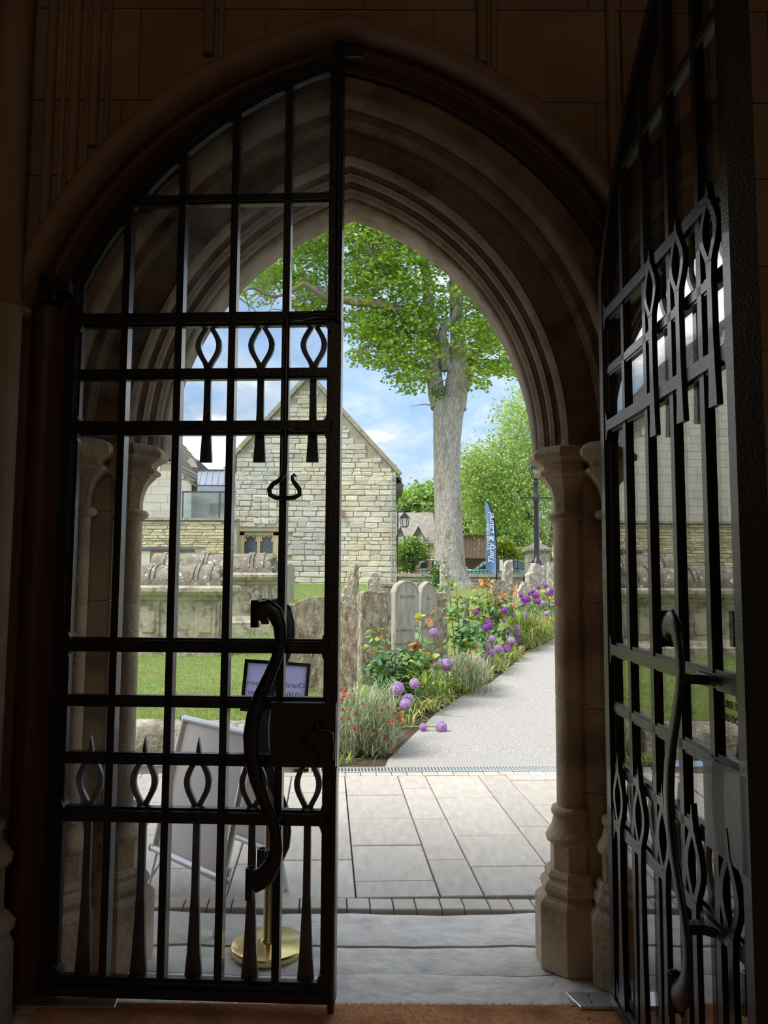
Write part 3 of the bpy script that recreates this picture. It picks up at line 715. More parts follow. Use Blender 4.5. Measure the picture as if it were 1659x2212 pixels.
# row of setts at the edge of the paving
def slab(name, pts, z, mat, th=.05, bev=.004):
    return MB().prism(pts, z - th, z, 'z', bev).build(name, mat, pave)
x = -3.3
while x < 3.2:
    w = random.uniform(.10, .118); s = -.012*0
    slab('sett', [(x + .003, 3.603), (x + w - .003, 3.603), (x + w - .003 - .0085, 3.716), (x + .003 - .0085, 3.716)], random.uniform(-.001, .003), m_sett)
    x += w
DX = -.0745                                   # the slabs run a little askew to the church
def lane(xa, xb, joints):
    ys = sorted(joints)
    for y0, y1 in zip(ys[:-1], ys[1:]):
        g = .004
        def q(x, y): return (x + (y - 3.72)*DX, y + (x)*0.045)
        slab('paving_stone', [q(xa + g, y0 + g), q(xb - g, y0 + g), q(xb - g, y1 - g), q(xa + g, y1 - g)], random.uniform(-.002, .002), m_slab)
fy = lambda py: floor_at(830, py).y
Y0, Y1 = 3.727, 5.92
lane(-.121, .277, [Y0, fy(1903), fy(1826), fy(1768), fy(1718), Y1])
lane(.277, .487, [Y0, fy(1859), fy(1770), fy(1704), Y1])
lane(.487, .890, [Y0, fy(1870) - .03, fy(1803) - .03, fy(1724), Y1])
lane(.890, 1.10, [Y0, fy(1880) - .05, fy(1783) - .05, Y1])
lane(-.52, -.121, [Y0, fy(1856), fy(1779), fy(1711), Y1])
xa = -.52
for k in range(9):
    w = [.21, .40][k % 2]; lane(xa - w, xa, [Y0] + sorted(Y0 + .3 + random.random()*.3 + .5*i for i in range(4)) + [Y1]); xa -= w
xa = 1.10
for k in range(8):
    w = [.40, .21][k % 2]; lane(xa, xa + w, [Y0] + sorted(Y0 + .3 + random.random()*.3 + .5*i for i in range(4)) + [Y1]); xa += w
x = -4.6
while x < 3.6:
    w = .118
    def q(x, y): return (x + (y - 3.72)*DX, y + x*0.045)
    slab('sett', [q(x + .003, 5.928), q(x + w - .003, 5.928), q(x + w - .003, 6.02), q(x + .003, 6.02)], random.uniform(-.001, .003), m_sett); x += w
dr = thing('drain_grating', (0.6, 6.1, 0), 'galvanised slotted drain grating between paving and gravel path', 'drain')
def q(x, y): return (x + (y - 3.72)*DX, y + x*0.045)
mb = MB()
for (ya, yb) in ((6.03, 6.045), (6.165, 6.18)):
    mb.prism([q(-.40, ya), q(3.4, ya), q(3.4, yb), q(-.40, yb)], -.03, .004, 'z')
mb.build('grating_frame', m_mesh_g, dr)
mb = MB(); x = -.39
while x < 3.4:
    mb.prism([q(x, 6.045), q(x + .011, 6.045), q(x + .011, 6.165), q(x, 6.165)], -.02, .002, 'z'); x += .026
mb.build('grating_bars', m_mesh_g, dr, kind='stuff')

def plate(x0, x1, y0, y1, skew, label):
    r = thing('floor_plate', ((x0+x1)/2, y0, 0), label, 'plate', 'steel floor plates')
    MB().prism([(x0 + skew, y0), (x1, y0), (x1 - skew*.4, y1), (x0, y1)], -.004, .010, 'z', .002).build('plate', m_steel, r)
    for fx in (.13, .68):
        for fy2 in (.28, .72):
            MB().lathe([(.006, .009), (.006, .0115), (.003, .012)], x0 + (x1-x0)*fx + .02, y0 + (y1-y0)*fy2, 10).build('screw', m_screw, r)
plate(.665, 1.07, 2.800, 2.895, .03, 'steel floor spring plate under the open right gate')
plate(-1.30, -.925, 2.785, 2.845, .02, 'steel floor spring plate at the foot of the closed left gate')

# ------------------------------------------------------------------ path, flower bed, lawn
ys = list(np.linspace(6.19, 9, 12)) + list(np.linspace(9.4, 16, 16)) + list(np.linspace(17, 60, 22))
def band_mesh(name, d0, d1, k, mat, dz=0.0, y0=0):
    rows = []
    for y in ys:
        if y < y0: continue
        yy = y
        rows.append([(xe(yy) - (d0 + (d1-d0)*i/k), yy + (xe(yy) - (d0 + (d1-d0)*i/k))*.045*(1 if y < 6.3 else 0), gz(xe(yy) - (d0 + (d1-d0)*i/k), yy) + dz) for i in range(k+1)])
    return MB().strip(rows, True).build(name, mat, kind='structure', fix=False)
band_mesh('path', 0.0, -4.5, 8, m_path, .0)
band_mesh('flower_bed', .75, -.02, 6, m_soil, -.008)
band_mesh('lawn', 30, .75, 60, m_lawn, .0, 6.5)
MB().strip([[(xe(y) + 4.5 + 26*i, y, T(y)) for i in (0, 1)] for y in ys], True).build('ground', m_lawn, kind='structure', fix=False)
MB().box(-90, 90, 32.6, 170, .6, 1.02).build('street', m_road, kind='structure')
n = 90000
yy = 6.6 + np.random.rand(n)**1.5*7.0; xx = -6.0 + np.random.rand(n)*6.6*(yy/8)**.5
xe_v = np.interp(yy, [a for a, b in _EX], [b for a, b in _EX]); ok = xx < xe_v - .85; xx, yy = xx[ok], yy[ok]; n = len(xx)
zz = np.array([gz(a, b) for a, b in zip(xx, yy)])
P = np.c_[xx, yy, zz - .003]; t = np.c_[np.random.normal(0, .45, n), np.random.normal(0, .45, n), np.ones(n)]; t /= np.linalg.norm(t, axis=1)[:, None]
b = np.cross(t, np.random.normal(size=(n, 3))); b /= np.linalg.norm(b, axis=1)[:, None]
hh = np.random.uniform(.015, .042, n)[:, None]
V = np.stack([P - b*.0032, P + b*.0032, P + t*hh], 1)
gr_o = np_mesh('lawn_grass', V.reshape(-1, 3), np.arange(3*n).reshape(n, 3), m_blade, None, 'stuff', 'short green lawn grass behind the stone kerb')
gr_o['category'] = 'grass'

n = 45000
yy = 13.2 + np.random.rand(n)*14; xx = np.random.uniform(-8, 4.5, n); xe_v = np.interp(yy, [a for a, b in _EX], [b for a, b in _EX]); ok = xx < xe_v - .9; xx, yy = xx[ok], yy[ok]; n = len(xx)
zz = np.array([gz(a, b) for a, b in zip(xx, yy)])
P = np.c_[xx, yy, zz - .003]; t = np.c_[np.random.normal(0, .5, n), np.random.normal(0, .5, n), np.ones(n)]; t /= np.linalg.norm(t, axis=1)[:, None]
b = np.cross(t, np.random.normal(size=(n, 3))); b /= np.linalg.norm(b, axis=1)[:, None]
hh = np.random.uniform(.02, .06, n)[:, None]
V = np.stack([P - b*.006, P + b*.006, P + t*hh], 1)
gr_o = np_mesh('far_lawn_grass', V.reshape(-1, 3), np.arange(3*n).reshape(n, 3), m_blade, None, 'stuff', 'short grass of the far lawn around the headstones')
gr_o['category'] = 'grass'

# stone kerb holding the lawn
m_kerb = M('kerb_limestone', (.20, .175, .135), (.42, .385, .32), 6, .95, .9, 24, c3=(.52, .49, .42), s3=9, t3=.6, bdist=.03)
kb = thing('stone_kerb', (-2.4, 6.5, 0), 'low weathered stone kerb along the front of the lawn', 'kerb')
x = -5.6
for w in (1.1, .95, 1.2, .8, .9):
    rs = random.Random(int(w*100)); K = 9
    prof = [(0, 0), (-.008, .10), (.0, .22), (.02, .268), (.06, .285), (.20, .285), (.26, .27), (.27, .0)]
    rows = [[(x + .006 + (w - .012)*k/K, 6.44 + p[0]*1 + (x + w*k/K)*.02 + rs.uniform(-.008, .008), p[1] + rs.uniform(-.006, .006)) for k in range(K+1)] for p in prof]
    mb = MB().strip(rows, True)
    for k in (0, K): mb.add([r[k] for r in rows], [tuple(range(len(rows)))])
    mb.build('kerb_stone', m_kerb, kb); x += w
#--SPLIT--
# ------------------------------------------------------------------ headstones and tombs
def outline(kind, w, h):
    p = []
    if kind == 'round':
        p = [(-w/2, 0), (-w/2, h - w*.42)] + [(-w/2*math.cos(a), h - w*.42 + w*.42*math.sin(a)) for a in [PI*k/14 for k in range(1, 14)]] + [(w/2, h - w*.42), (w/2, 0)]
    elif kind == 'gothic':
        p = [(-w/2, 0), (-w/2, h - w*.62)]
        for k in range(1, 9):
            a = k/8*1.05; p.append((w/2 - w*math.cos(a), h - w*.62 + w*.715*math.sin(a)))
        p[-1] = (0, h); q = [(-x, z) for x, z in p[:-1]][::-1]; p += q
    elif kind == 'shoulder':
        p = [(-w/2, 0), (-w/2, h*.80), (-w*.46, h*.84), (-w*.40, h*.855), (-w*.36, h*.87)] + [(-w*.36*math.cos(a), h*.87 + h*.13*math.sin(a)) for a in [PI*k/12 for k in range(1, 12)]] + [(w*.36, h*.87), (w*.40, h*.855), (w*.46, h*.84), (w/2, h*.80), (w/2, 0)]
    elif kind == 'cambered':
        p = [(-w/2, 0), (-w/2, h*.86), (-w*.49, h*.885), (-w*.44, h*.90)] + [(w*(-.44 + .88*k/10), h*(.90 + .10*math.sin(PI*k/10))) for k in range(1, 10)] + [(w*.44, h*.90), (w*.49, h*.885), (w/2, h*.86), (w/2, 0)]
    elif kind == 'flat':
        p = [(-w/2, 0), (-w/2, h*.95), (-w*.46, h*.985), (-w*.3, h), (w*.1, h*.99), (w*.38, h), (w*.47, h*.975), (w/2, h*.94), (w/2, 0)]
    elif kind == 'tall':
        p = [(-w/2, 0), (-w*.44, h*.9), (-w*.30, h*.97), (0, h), (w*.30, h*.97), (w*.44, h*.9), (w/2, 0)]
    elif kind == 'broken':
        p = [(-w/2, 0), (-w/2, h*.72), (-w*.3, h*.80), (-w*.12, h), (w*.12, h*.97), (w*.3, h*.9), (w*.44, h*.93), (w/2, h*.86), (w/2, 0)]
    return p
def headstone(px0, px1, pytop, Y, kind, mat, label, th=.11, turn=0, lean=0, group='headstones beside the path', lines=None, rim=False):
    cx = at((px0+px1)/2, 1250, Y).x; w = (px1 - px0)/F_PX*Y/max(.3, math.cos(math.radians(turn)))
    g = gz(cx, Y) - .06; h = at(px0, pytop, Y).z - g
    r = thing('headstone', (cx, Y, g), label, 'headstone', group, math.radians(turn))
    r.rotation_euler = (math.radians(lean), math.radians(lean*.6), math.radians(turn))
    pts = outline(kind, w, h)
    rs = random.Random(int(px0*7 + pytop)); pts = [(x + rs.uniform(-.006, .006)*(z > .1), z + rs.uniform(-.006, .006)*(z > .1)) for x, z in pts]
    mb = MB().prism(pts, 0, th, 'y', .012)
    mb.build('slab', mat, r, local=True)
    if rim:
        inn = [(x*.86, z - w*.035) for x, z in outline(kind, w, h) if z > h*.2]
        q = [(x, -.004, z) for x, z in inn]
        MB().tube(q, .006, 6).build('incised_border', mat, r, local=True)
    for body, zf, sz in lines or []:
        text('inscription', body, sz, m_gtext, r, (0, -.002, h*zf), (PI/2, 0, 0), ext=.002)
    return r
m_gtext = M('carved_lettering', (.20, .18, .14), (.26, .24, .19), 8, .95, 0)
headstone(612, 772, 1288, 8.3, 'cambered', m_grave_b, 'broad brown headstone with a cambered lichened top, nearest the gate', .12, 4)
headstone(783, 847, 1277, 9.4, 'flat', m_grave_b, 'square-topped brown headstone with a dark left edge, behind the nearest rose bush', .17, 26)
headstone(853, 907, 1254, 10.3, 'round', m_grave_g, 'grey round-topped headstone with carved lines of lettering', .15, 24, 0, lines=(('SACRED', .82, .06), ('IN  MEMORY  OF', .48, .045), ('WHO  DEPARTED', .34, .05)), rim=True)
headstone(908, 945, 1256, 11.0, 'gothic', m_grave_g, 'grey pointed-topped headstone with a recessed pointed panel', .15, 22, lines=(('IN', .80, .06), ('LOVING', .62, .04), ('CHARLES', .48, .05)), rim=True)
headstone(941, 968, 1280, 11.6, 'flat', m_grave_b, 'narrow brown headstone half hidden by the tall rose', .16, 26)
headstone(738, 762, 1265, 13.5, 'shoulder', m_grave, 'small pale lichened headstone beside the gate stile', .1, 12)
headstone(763, 776, 1217, 14.6, 'tall', m_grave_b, 'tall thin dark-edged headstone seen almost edge on', .22, 30)
headstone(794, 826, 1237, 17.0, 'shoulder', m_grave, 'whitish round-shouldered headstone before the barn corner', .12, 6)
headstone(616, 636, 1218, 19.0, 'round', m_grave_g, 'thin grey round-topped headstone alone on the far lawn', .10, 35, 0, 'headstones on the far lawn')
headstone(952, 976, 1218, 19.5, 'round', m_grave, 'pale headstone with a rounded top against the tree trunk', .12, 12)
headstone(1064, 1092, 1253, 16.0, 'flat', m_grave_b, 'dark square headstone in front of the leaning white one', .14, 24)
headstone(1083, 1106, 1210, 17.0, 'tall', m_grave, 'tall leaning whitish lichened headstone by the blue banner', .14, 16, 3)
headstone(1118, 1150, 1256, 17.5, 'broken', m_grave, 'low broken pale headstone behind the purple flowers', .14, 14)
headstone(1141, 1180, 1216, 19.0, 'broken', m_grave, 'large rough whitish headstone under the lamp post', .2, 20)
headstone(1184, 1204, 1214, 20.5, 'flat', m_grave, 'pale lichened headstone at the foot of the iron gateway', .14, 10)
headstone(1003, 1014, 1296, 13.0, 'flat', m_grave_b, 'low brown headstone between two rose bushes', .14, 24)
# low flat tomb slab behind the round-topped stones
a = at(828, 1270, 16.0); b2 = at(872, 1270, 16.0)
ft = thing('ledger_tomb', ((a.x+b2.x)/2, 16.4, gz(a.x, 16)), 'low grey flat-topped tomb behind the grey headstones', 'tomb')
MB().box(a.x, b2.x + .25, 16.0, 16.9, gz(a.x, 16) - .05, at(828, 1268, 16).z).build('tomb_body', m_grave, ft)
MB().prism([(a.x - .06, at(828, 1268, 16).z), (b2.x + .31, at(828, 1268, 16).z), (b2.x + .31, at(828, 1259, 16).z), (a.x - .06, at(828, 1259, 16).z)], 15.94, 16.96, 'y', .02).build('tomb_lid', m_tombtop, ft)
# salmon board
a = at(1100, 1292, 15.6); b2 = at(1117, 1256, 15.6)
sb = thing('triangular_board', (a.x, 15.6, a.z - .5), 'salmon-pink triangular board among the purple flowers', 'board')
MB().prism([(a.x - .05, a.z - .55), (a.x + .17, a.z - .55), (b2.x, b2.z)], 15.6, 15.63, 'y').build('board', m_pinksign, sb)

def chest_tomb(pxr, pytop, pycor0, pycor1, pybase, Y, length, dep, label, scroll):
    xr = at(pxr, 1250, Y).x; zt = at(pxr, pytop, Y).z; zc1 = at(pxr, pycor0, Y).z; zc0 = at(pxr, pycor1, Y).z; zb = at(pxr, pybase, Y).z
    x0, x1, y0, y1 = xr - length, xr, Y, Y + dep
    g = gz((x0+x1)/2, Y) - .15
    r = thing('bale_tomb', ((x0+x1)/2, (y0+y1)/2, g), label, 'tomb', 'bale-topped chest tombs')
    zb2 = zb + .16
    MB().box(x0 - .16, x1 + .16, y0 - .16, y1 + .16, g, zb + .02).build('tomb_step', m_tomb, r)
    rows = []
    def rect(o, z): return [(x0 - o, y0 - o, z), (x1 + o, y0 - o, z), (x1 + o, y1 + o, z), (x0 - o, y1 + o, z), (x0 - o, y0 - o, z)]
    MB().strip([rect(.14, zb), rect(.15, zb + .06), rect(.10, zb + .10), rect(.04, zb + .16), rect(.02, zb + .19)], False).build('tomb_base', m_tomb, r)
    MB().box(x0, x1, y0, y1, zb, zc0 + .02).build('tomb_chest', m_tomb, r)
    for xa in (x1 - .36, x0 + .04, (x0+x1)/2 - .16):      # panelled pilasters on the long side
        MB().prism([(xa, zb + .17), (xa + .32, zb + .17), (xa + .32, zc0 - .02), (xa, zc0 - .02)], y0 - .035, y0, 'y', .012).build('pilaster', m_tomb, r)
        MB().prism([(xa + .06, zb + .26), (xa + .26, zb + .26), (xa + .26, zc0 - .10), (xa + .06, zc0 - .10)], y0 - .048, y0 - .03, 'y', .012).build('raised_panel', m_tomb, r)
    MB().prism([(y0 + .08, zb + .22), (y1 - .08, zb + .22), (y1 - .08, zc0 - .08), (y0 + .08, zc0 - .08)], x1, x1 + .03, 'x', .01).build('end_panel', m_tomb, r)
    if scroll:                                             # carved fruit at the corner
        mb = MB(); rs = random.Random(4)
        for k in range(26):
            z = zb + .3 + (zc0 - zb - .42)*k/25; mb.sphere((x1 - .30 + rs.uniform(-.09, .09), y0 - .05, z), rs.uniform(.045, .075), 8)
        mb.build('carved_festoon', m_tombtop, r)
    MB().strip([rect(.0, zc0 - .04), rect(.05, zc0), rect(.06, zc0 + .05), rect(.13, zc0 + .08), rect(.16, zc0 + .13), rect(.16, zc1 - .03), rect(.12, zc1), rect(-.2, zc1 + .01)], False).build('cornice', m_tomb, r)
    MB().box(x0 - .02, x1 + .02, y0 + .02, y1 - .02, zc1 - .02, zc1 + .10).build('bale_plinth', m_tombtop, r)
    rr = (zt - zc1 - .02); cy = (y0+y1)/2; rw = (dep/2 - .02)
    def halfcyl(xa, xb, s, mat, nm):
        K = 14; rs = random.Random(int(xa*100)); M_ = max(2, int((xb-xa)/.12))
        rows = [[(xa + (xb-xa)*i/M_, cy - rw*s*math.cos(PI*k/K) + rs.uniform(-.008, .008), zc1 + .04 + (rr - .04)*s*math.sin(PI*k/K) + rs.uniform(-.01, .01)) for k in range(K+1)] for i in range(M_+1)]
        mb = MB().strip(rows, True)
        for q in (rows[0], rows[-1]): mb.add(q, [tuple(range(len(q)))])
        mb.build(nm, mat, r)
    halfcyl(x0 + .02, x1 - .02, .93, m_tombtop, 'bale')
    for xa, w in ((x1 - .48, .05), (x1 - .41, .05), (x1 - .30, .14), (x0 + .2, .08), (x0 + .95, .08), (x0 + 1.05, .05)):
        halfcyl(xa, xa + w, 1.0, m_tombtop, 'bale_strap')
    mb = MB(); rs = random.Random(9)
    for k in range(30):
        a = PI*rs.random(); q = rs.uniform(.25, .92); mb.sphere((x1 - .03 + rs.uniform(-.05, .06), cy - rw*q*math.cos(a), zc1 + .05 + (rr - .05)*q*math.sin(a)), rs.uniform(.05, .09), 7, (1, 1, 1))
    mb.build('carved_end_shell', m_tombtop, r)
    return r
chest_tomb(474, 1214, 1266, 1296, 1404, 12.0, 2.15, .85, 'nearer bale-topped chest tomb with panelled pilasters, behind the gate bars', False)
chest_tomb(585, 1190, 1238, 1262, 1352, 14.6, 2.35, .85, 'farther bale-topped chest tomb with a carved fruit corner', True)

# ------------------------------------------------------------------ the barn-like stone building with the gable
BY = 32.0
ba = at(505, 1262, BY); bb = at(855, 1262, BY); ap = at(668, 813, BY); er = at(862, 1026, BY); el = at(496, 996, BY)
zg = ba.z - .15
barn = thing('stone_hall', ((ba.x+bb.x)/2, BY, zg), 'large rubble stone hall with a steep gable facing the churchyard', 'building')
slR = (ap.z - er.z)/(er.x - ap.x); slL = (ap.z - el.z)/(ap.x - el.x)
def gable_top(x): return ap.z - ((x - ap.x)*slR if x > ap.x else (ap.x - x)*slL)
MB().prism([(ba.x, zg), (bb.x, zg), (bb.x, gable_top(bb.x) - .05), (ap.x, ap.z - .05), (ba.x, gable_top(ba.x) - .05)], BY + .05, BY + .5, 'y').build('gable_wall', m_mortar, barn)
wa, wb = at(517, 1150, BY), at(600, 1262, BY)
def keep(x, z, w, h):
    if x - w/2 < ba.x - .02 or x + w/2 > bb.x + .02 or z + h/2 > min(gable_top(x - w/2), gable_top(x + w/2)) + .03: return False
    if wa.x - .05 < x + w/2 and x - w/2 < wb.x + .05 and z < wa.z + .1: return False
    return True
rubble(barn, BY, ba.x, bb.x, zg, ap.z, m_barn, keep, .13, .25, .28, .72, .12, 300)
def sticks(p, q, w, h, y0, y1):
    dx, dz = q[0]-p[0], q[1]-p[1]; L = math.hypot(dx, dz); nx, nz = -dz/L, dx/L
    return MB().prism([(p[0], p[1]), (q[0], q[1]), (q[0] + nx*w, q[1] + nz*w), (p[0] + nx*w, p[1] + nz*w)], y0, y1, 'y', .01)
for p, q in (((ap.x, ap.z - .03), (er.x, er.z - .03)), ((el.x, el.z - .03), (ap.x, ap.z - .03))):
    K = 7
    for k in range(K):
        a = (p[0] + (q[0]-p[0])*k/K, p[1] + (q[1]-p[1])*k/K); b = (p[0] + (q[0]-p[0])*(k+.985)/K, p[1] + (q[1]-p[1])*(k+.985)/K)
        mb = sticks(a, b, .17, 0, BY - .12, BY + .42); mb.build('verge_stone', m_cop, barn)
rf = MB(); E_ = BY + 11
for p, q in (((ap.x, ap.z), (er.x + .12, er.z - .1)), ((el.x - .1, el.z - .1), (ap.x, ap.z))):
    rf.add([(p[0], BY + .4, p[1]), (q[0], BY + .4, q[1]), (q[0], E_, q[1]), (p[0], E_, p[1]), (p[0], BY + .4, p[1] - .15), (q[0], BY + .4, q[1] - .15), (q[0], E_, q[1] - .15), (p[0], E_, p[1] - .15)], [(0, 1, 2, 3), (4, 7, 6, 5), (1, 5, 6, 2), (0, 3, 7, 4), (0, 4, 5, 1), (2, 6, 7, 3)])
rf.build('roof', m_slate, barn)
MB().box(bb.x - .25, bb.x, BY + .3, E_, zg, er.z - .1).box(ba.x, ba.x + .25, BY + .3, E_, zg, el.z - .1).box(ba.x, bb.x, E_ - .3, E_, zg, er.z - .2).build('side_walls', m_rubble, barn)
for k in range(6):                                         # slates overhanging the right eaves
    MB().box(bb.x + .0, bb.x + .30, BY + .45 + k*.5, BY + .93 + k*.5, er.z - .62 + .03*(k % 2), er.z - .30).build('eaves_slate', m_slate, barn)
MB().box(at(846, 1000, BY).x, at(857, 1000, BY).x, BY + .2, BY + .7, at(850, 1018, BY).z, at(850, 1002, BY).z).build('kneeler_stone', m_cop, barn)
MB().tube([(at(847, 1030, BY).x, BY - .08, at(847, 1034, BY).z), (at(847, 1030, BY).x, BY - .08, zg)], .035, 8).tube([(at(847, 1030, BY).x, BY - .08, at(847, 1034, BY).z), (er.x - .02, BY - .02, at(858, 1028, BY).z)], .035, 8).build('drainpipe', m_zinc, barn)
MB().box(at(738, 1110, BY).x, at(743, 1110, BY).x, BY - .16, BY + .05, at(740, 1118, BY).z, at(740, 1102, BY).z).build('wall_tie', m_rosered, barn)
MB().prism([(at(708, 990, BY).x, at(708, 960, BY).z), (at(722, 990, BY).x, at(722, 985, BY).z), (at(722, 990, BY).x, at(722, 880, BY).z), (at(708, 990, BY).x, at(708, 870, BY).z)], BY - .10, BY + .1, 'y', .02).build('buttress_stub', m_cop, barn)
# square-headed window of two cusped lights with a hood mould
win = MB(); wx0, wx1, wz0, wz1 = wa.x, wb.x, zg + .05, wa.z
win.box(wx0, wx0 + .22, BY - .05, BY + .1, wz0, wz1).box(wx1 - .22, wx1, BY - .05, BY + .1, wz0, wz1).box(wx0, wx1, BY - .05, BY + .1, wz1 - .12, wz1).box(wx0, wx1, BY - .05, BY + .1, wz0 - .1, wz0 + .08)
mid = (wx0 + wx1)/2; win.box(mid - .06, mid + .06, BY - .03, BY + .1, wz0, wz1)
wo = win.build('window_surround', m_dress, barn)
for sg in (-1, 1):
    cx = mid + sg*((wx1 - wx0)/2 - .22 + .06)/2; hw = ((wx1 - wx0)/2 - .28)/2; zt = wz1 - .14; zsp = zt - hw*1.25
    MB().box(cx - hw - .02, cx + hw + .02, BY + .04, BY + .06, wz0, zt + .05).build('leaded_glass', m_winglass, wo)
    mb = MB()                                              # tracery head: spandrel cut by a cusped arch
    arch = [(cx - hw, zsp), (cx - hw*.98, zsp + hw*.35), (cx - hw*.62, zsp + hw*.45), (cx - hw*.72, zsp + hw*.8), (cx - hw*.35, zsp + hw*1.12), (cx, zt - .02)]
    for s2 in (1, -1):
        A = [(cx + s2*(x - cx), z) for x, z in arch]; xe2 = cx - s2*hw
        for a, b in zip(A[:-1], A[1:]):
            mb.prism([a, b, (b[0], zt + .03), (a[0], zt + .03)] if abs(a[0]-b[0]) > .004 else [a, b, (xe2, b[1]), (xe2, a[1])], BY - .01, BY + .05, 'y')
    mb.build('tracery', m_dress, wo)
    mb = MB(); K = 8
    for k in range(-K, K+1):
        for d in (1, -1):
            p = [(cx - hw, wz0 + (k)*.19 + (0 if d > 0 else 2*hw*1.5)), (cx + hw, wz0 + k*.19 + (2*hw*1.5 if d > 0 else 0))]
            (xa, za), (xb, zb3) = p
            lo, hi = wz0, zt
            t0, t1 = 0.0, 1.0; dz = zb3 - za
            ta, tb = (lo - za)/dz, (hi - za)/dz
            t0, t1 = max(0, min(ta, tb)), min(1, max(ta, tb))
            if t1 - t0 < .05: continue
            P = lambda t: (xa + (xb-xa)*t, BY + .035, za + dz*t)
            mb.tube([P(t0), P(t1)], .008, 4, False)
    mb.build('lead_lattice', m_zinc, wo, kind='stuff')
hm = MB().box(wx0 - .16, wx1 + .10, BY - .14, BY + .02, wz1 + .04, wz1 + .16)
hm.box(wx0 - .16, wx0 - .04, BY - .14, BY + .02, wz1 - .75, wz1 + .05).box(wx0 - .30, wx0 - .04, BY - .14, BY + .02, wz1 - .80, wz1 - .70)
hm.build('hood_mould', m_cop, barn); MB().box(wx0 - .14, wx1 + .08, BY - .13, BY - .02, wz1 + .16, wz1 + .20).build('moss', m_moss, barn, kind='stuff')
# blocked door patch of bigger stones
for k in range(4):
    for i in range(3):
        a = at(556 + i*17, 1078 + k*16, BY); inst(STONES[k+i][0].copy(), 'stone', barn, wmat(barn).inverted() @ Vector((a.x, BY + .02, a.z)), (0, 0, 0), (.30, .14, .25)).data.materials.append(m_barn)
# wall lantern on the corner
lt = thing('wall_lantern', (bb.x + .1, BY + 1.2, at(874, 1138, BY).z), 'black glazed lantern hanging from a bracket on the hall corner', 'lantern')
Lx = at(874, 1120, 31.0).x; zt = at(874, 1104, 31).z; zb = at(874, 1138, 31).z
MB().tube([(bb.x - .2, 31.6, zt + .02), (bb.x - .1, 31.0, zt + .02), (Lx + .2, 31.0, zt + .02)], .022, 6).tube([(Lx, 31.0, zt + .02), (Lx, 31.0, zt - .06)], .015, 6).tube([(bb.x + .05, 31.0, zt + .02), (bb.x + .05, 31.0, zg)], .03, 8).build('bracket', m_iron, lt)
MB().lathe([(.02, zt - .04), (.10, zt - .14), (.20, zt - .26), (.205, zt - .28)], Lx, 31.0, 6, False).build('lantern_roof', m_iron, lt)
MB().lathe([(.19, zt - .28), (.13, zb)], Lx, 31.0, 6, False).build('lantern_glass', m_lampglass, lt)
mb = MB()
for k in range(6):
    a = 2*PI*k/6; mb.tube([(Lx + .20*math.cos(a), 31.0 + .20*math.sin(a), zt - .28), (Lx + .135*math.cos(a), 31.0 + .135*math.sin(a), zb)], .014, 4)
mb.lathe([(.14, zb - .02), (.14, zb + .01)], Lx, 31.0, 6, False); mb.build('lantern_frame', m_iron, lt)

# ------------------------------------------------------------------ low rubble range and pale ashlar house on the left
RY = 30.0
ra, rb = at(310, 1122, RY), at(512, 1122, RY); rz0 = ra.z; rx0 = -17.5
low = thing('rubble_range', ((rx0 + rb.x)/2, RY, 1.1), 'low coursed rubble wall with a flat coping and a timber door, left of the hall', 'wall')
MB().box(rx0, rb.x, RY + .05, RY + .6, 1.0, rz0 - .05).build('wall_core', m_mortar, low)
da, db = at(326, 1190, RY), at(392, 1240, RY)
def keep2(x, z, w, h):
    return z + h/2 < rz0 - .03 and x + w/2 < rb.x and not (x + w/2 > da.x - .45 and x - w/2 < db.x + .35 and z < at(326, 1183, RY).z)
rubble(low, RY, rx0, rb.x, 1.05, rz0, m_rubble, keep2, .06, .15, .25, .75, .14, 300, .012, rank=lambda s: -s[0])
K = 12
for k in range(K):
    xa = rx0 + (rb.x - rx0)*k/K; MB().box(xa + .01, xa + (rb.x - rx0)/K - .01, RY - .08, RY + .65, rz0 - .03, rz0 + .07).build('coping_stone', m_cop, low)
MB().box(da.x - .42, db.x + .45, RY - .06, RY + .1, at(326, 1190, RY).z, at(326, 1185, RY).z).build('door_canopy', m_lead, low)
MB().box(da.x - .40, da.x - .02, RY - .02, RY + .1, 1.0, da.z).build('door_jamb', m_ashlar, low)
dd = MB().box(da.x - .02, db.x + .02, RY + .06, RY + .08, 1.0, da.z).build('timber_door', m_void, low)
K = 8
for k in range(K):
    xa = da.x + (db.x - da.x)*k/K; MB().box(xa + .006, xa + (db.x - da.x)/K - .006, RY + .02, RY + .06, 1.0, da.z - .02).build('door_board', m_wood, dd)
HY = 34.0
hx1 = at(413, 1100, HY).x; hz = lambda px, py: at(px, py, HY)
house = thing('ashlar_house', (-14, HY, 1.1), 'pale ashlar house with a steep slate gable behind the rubble wall', 'building')
v1, v2 = hz(408, 1034), hz(355, 972)                      # two points on the sloping verge
sl = (v2.z - v1.z)/(v1.x - v2.x); apx = v1.x - 7.2; apz = v1.z + sl*7.2
MB().prism([(apx - 6.5, 1.0), (hx1, 1.0), (hx1, v1.z - (hx1 - v1.x)*sl), (apx, apz), (apx - 6.5, apz - 6.5*sl)], HY + .03, HY + .4, 'y').build('house_gable', m_mortar, house)
zc2 = rz0 - .4; row = 0
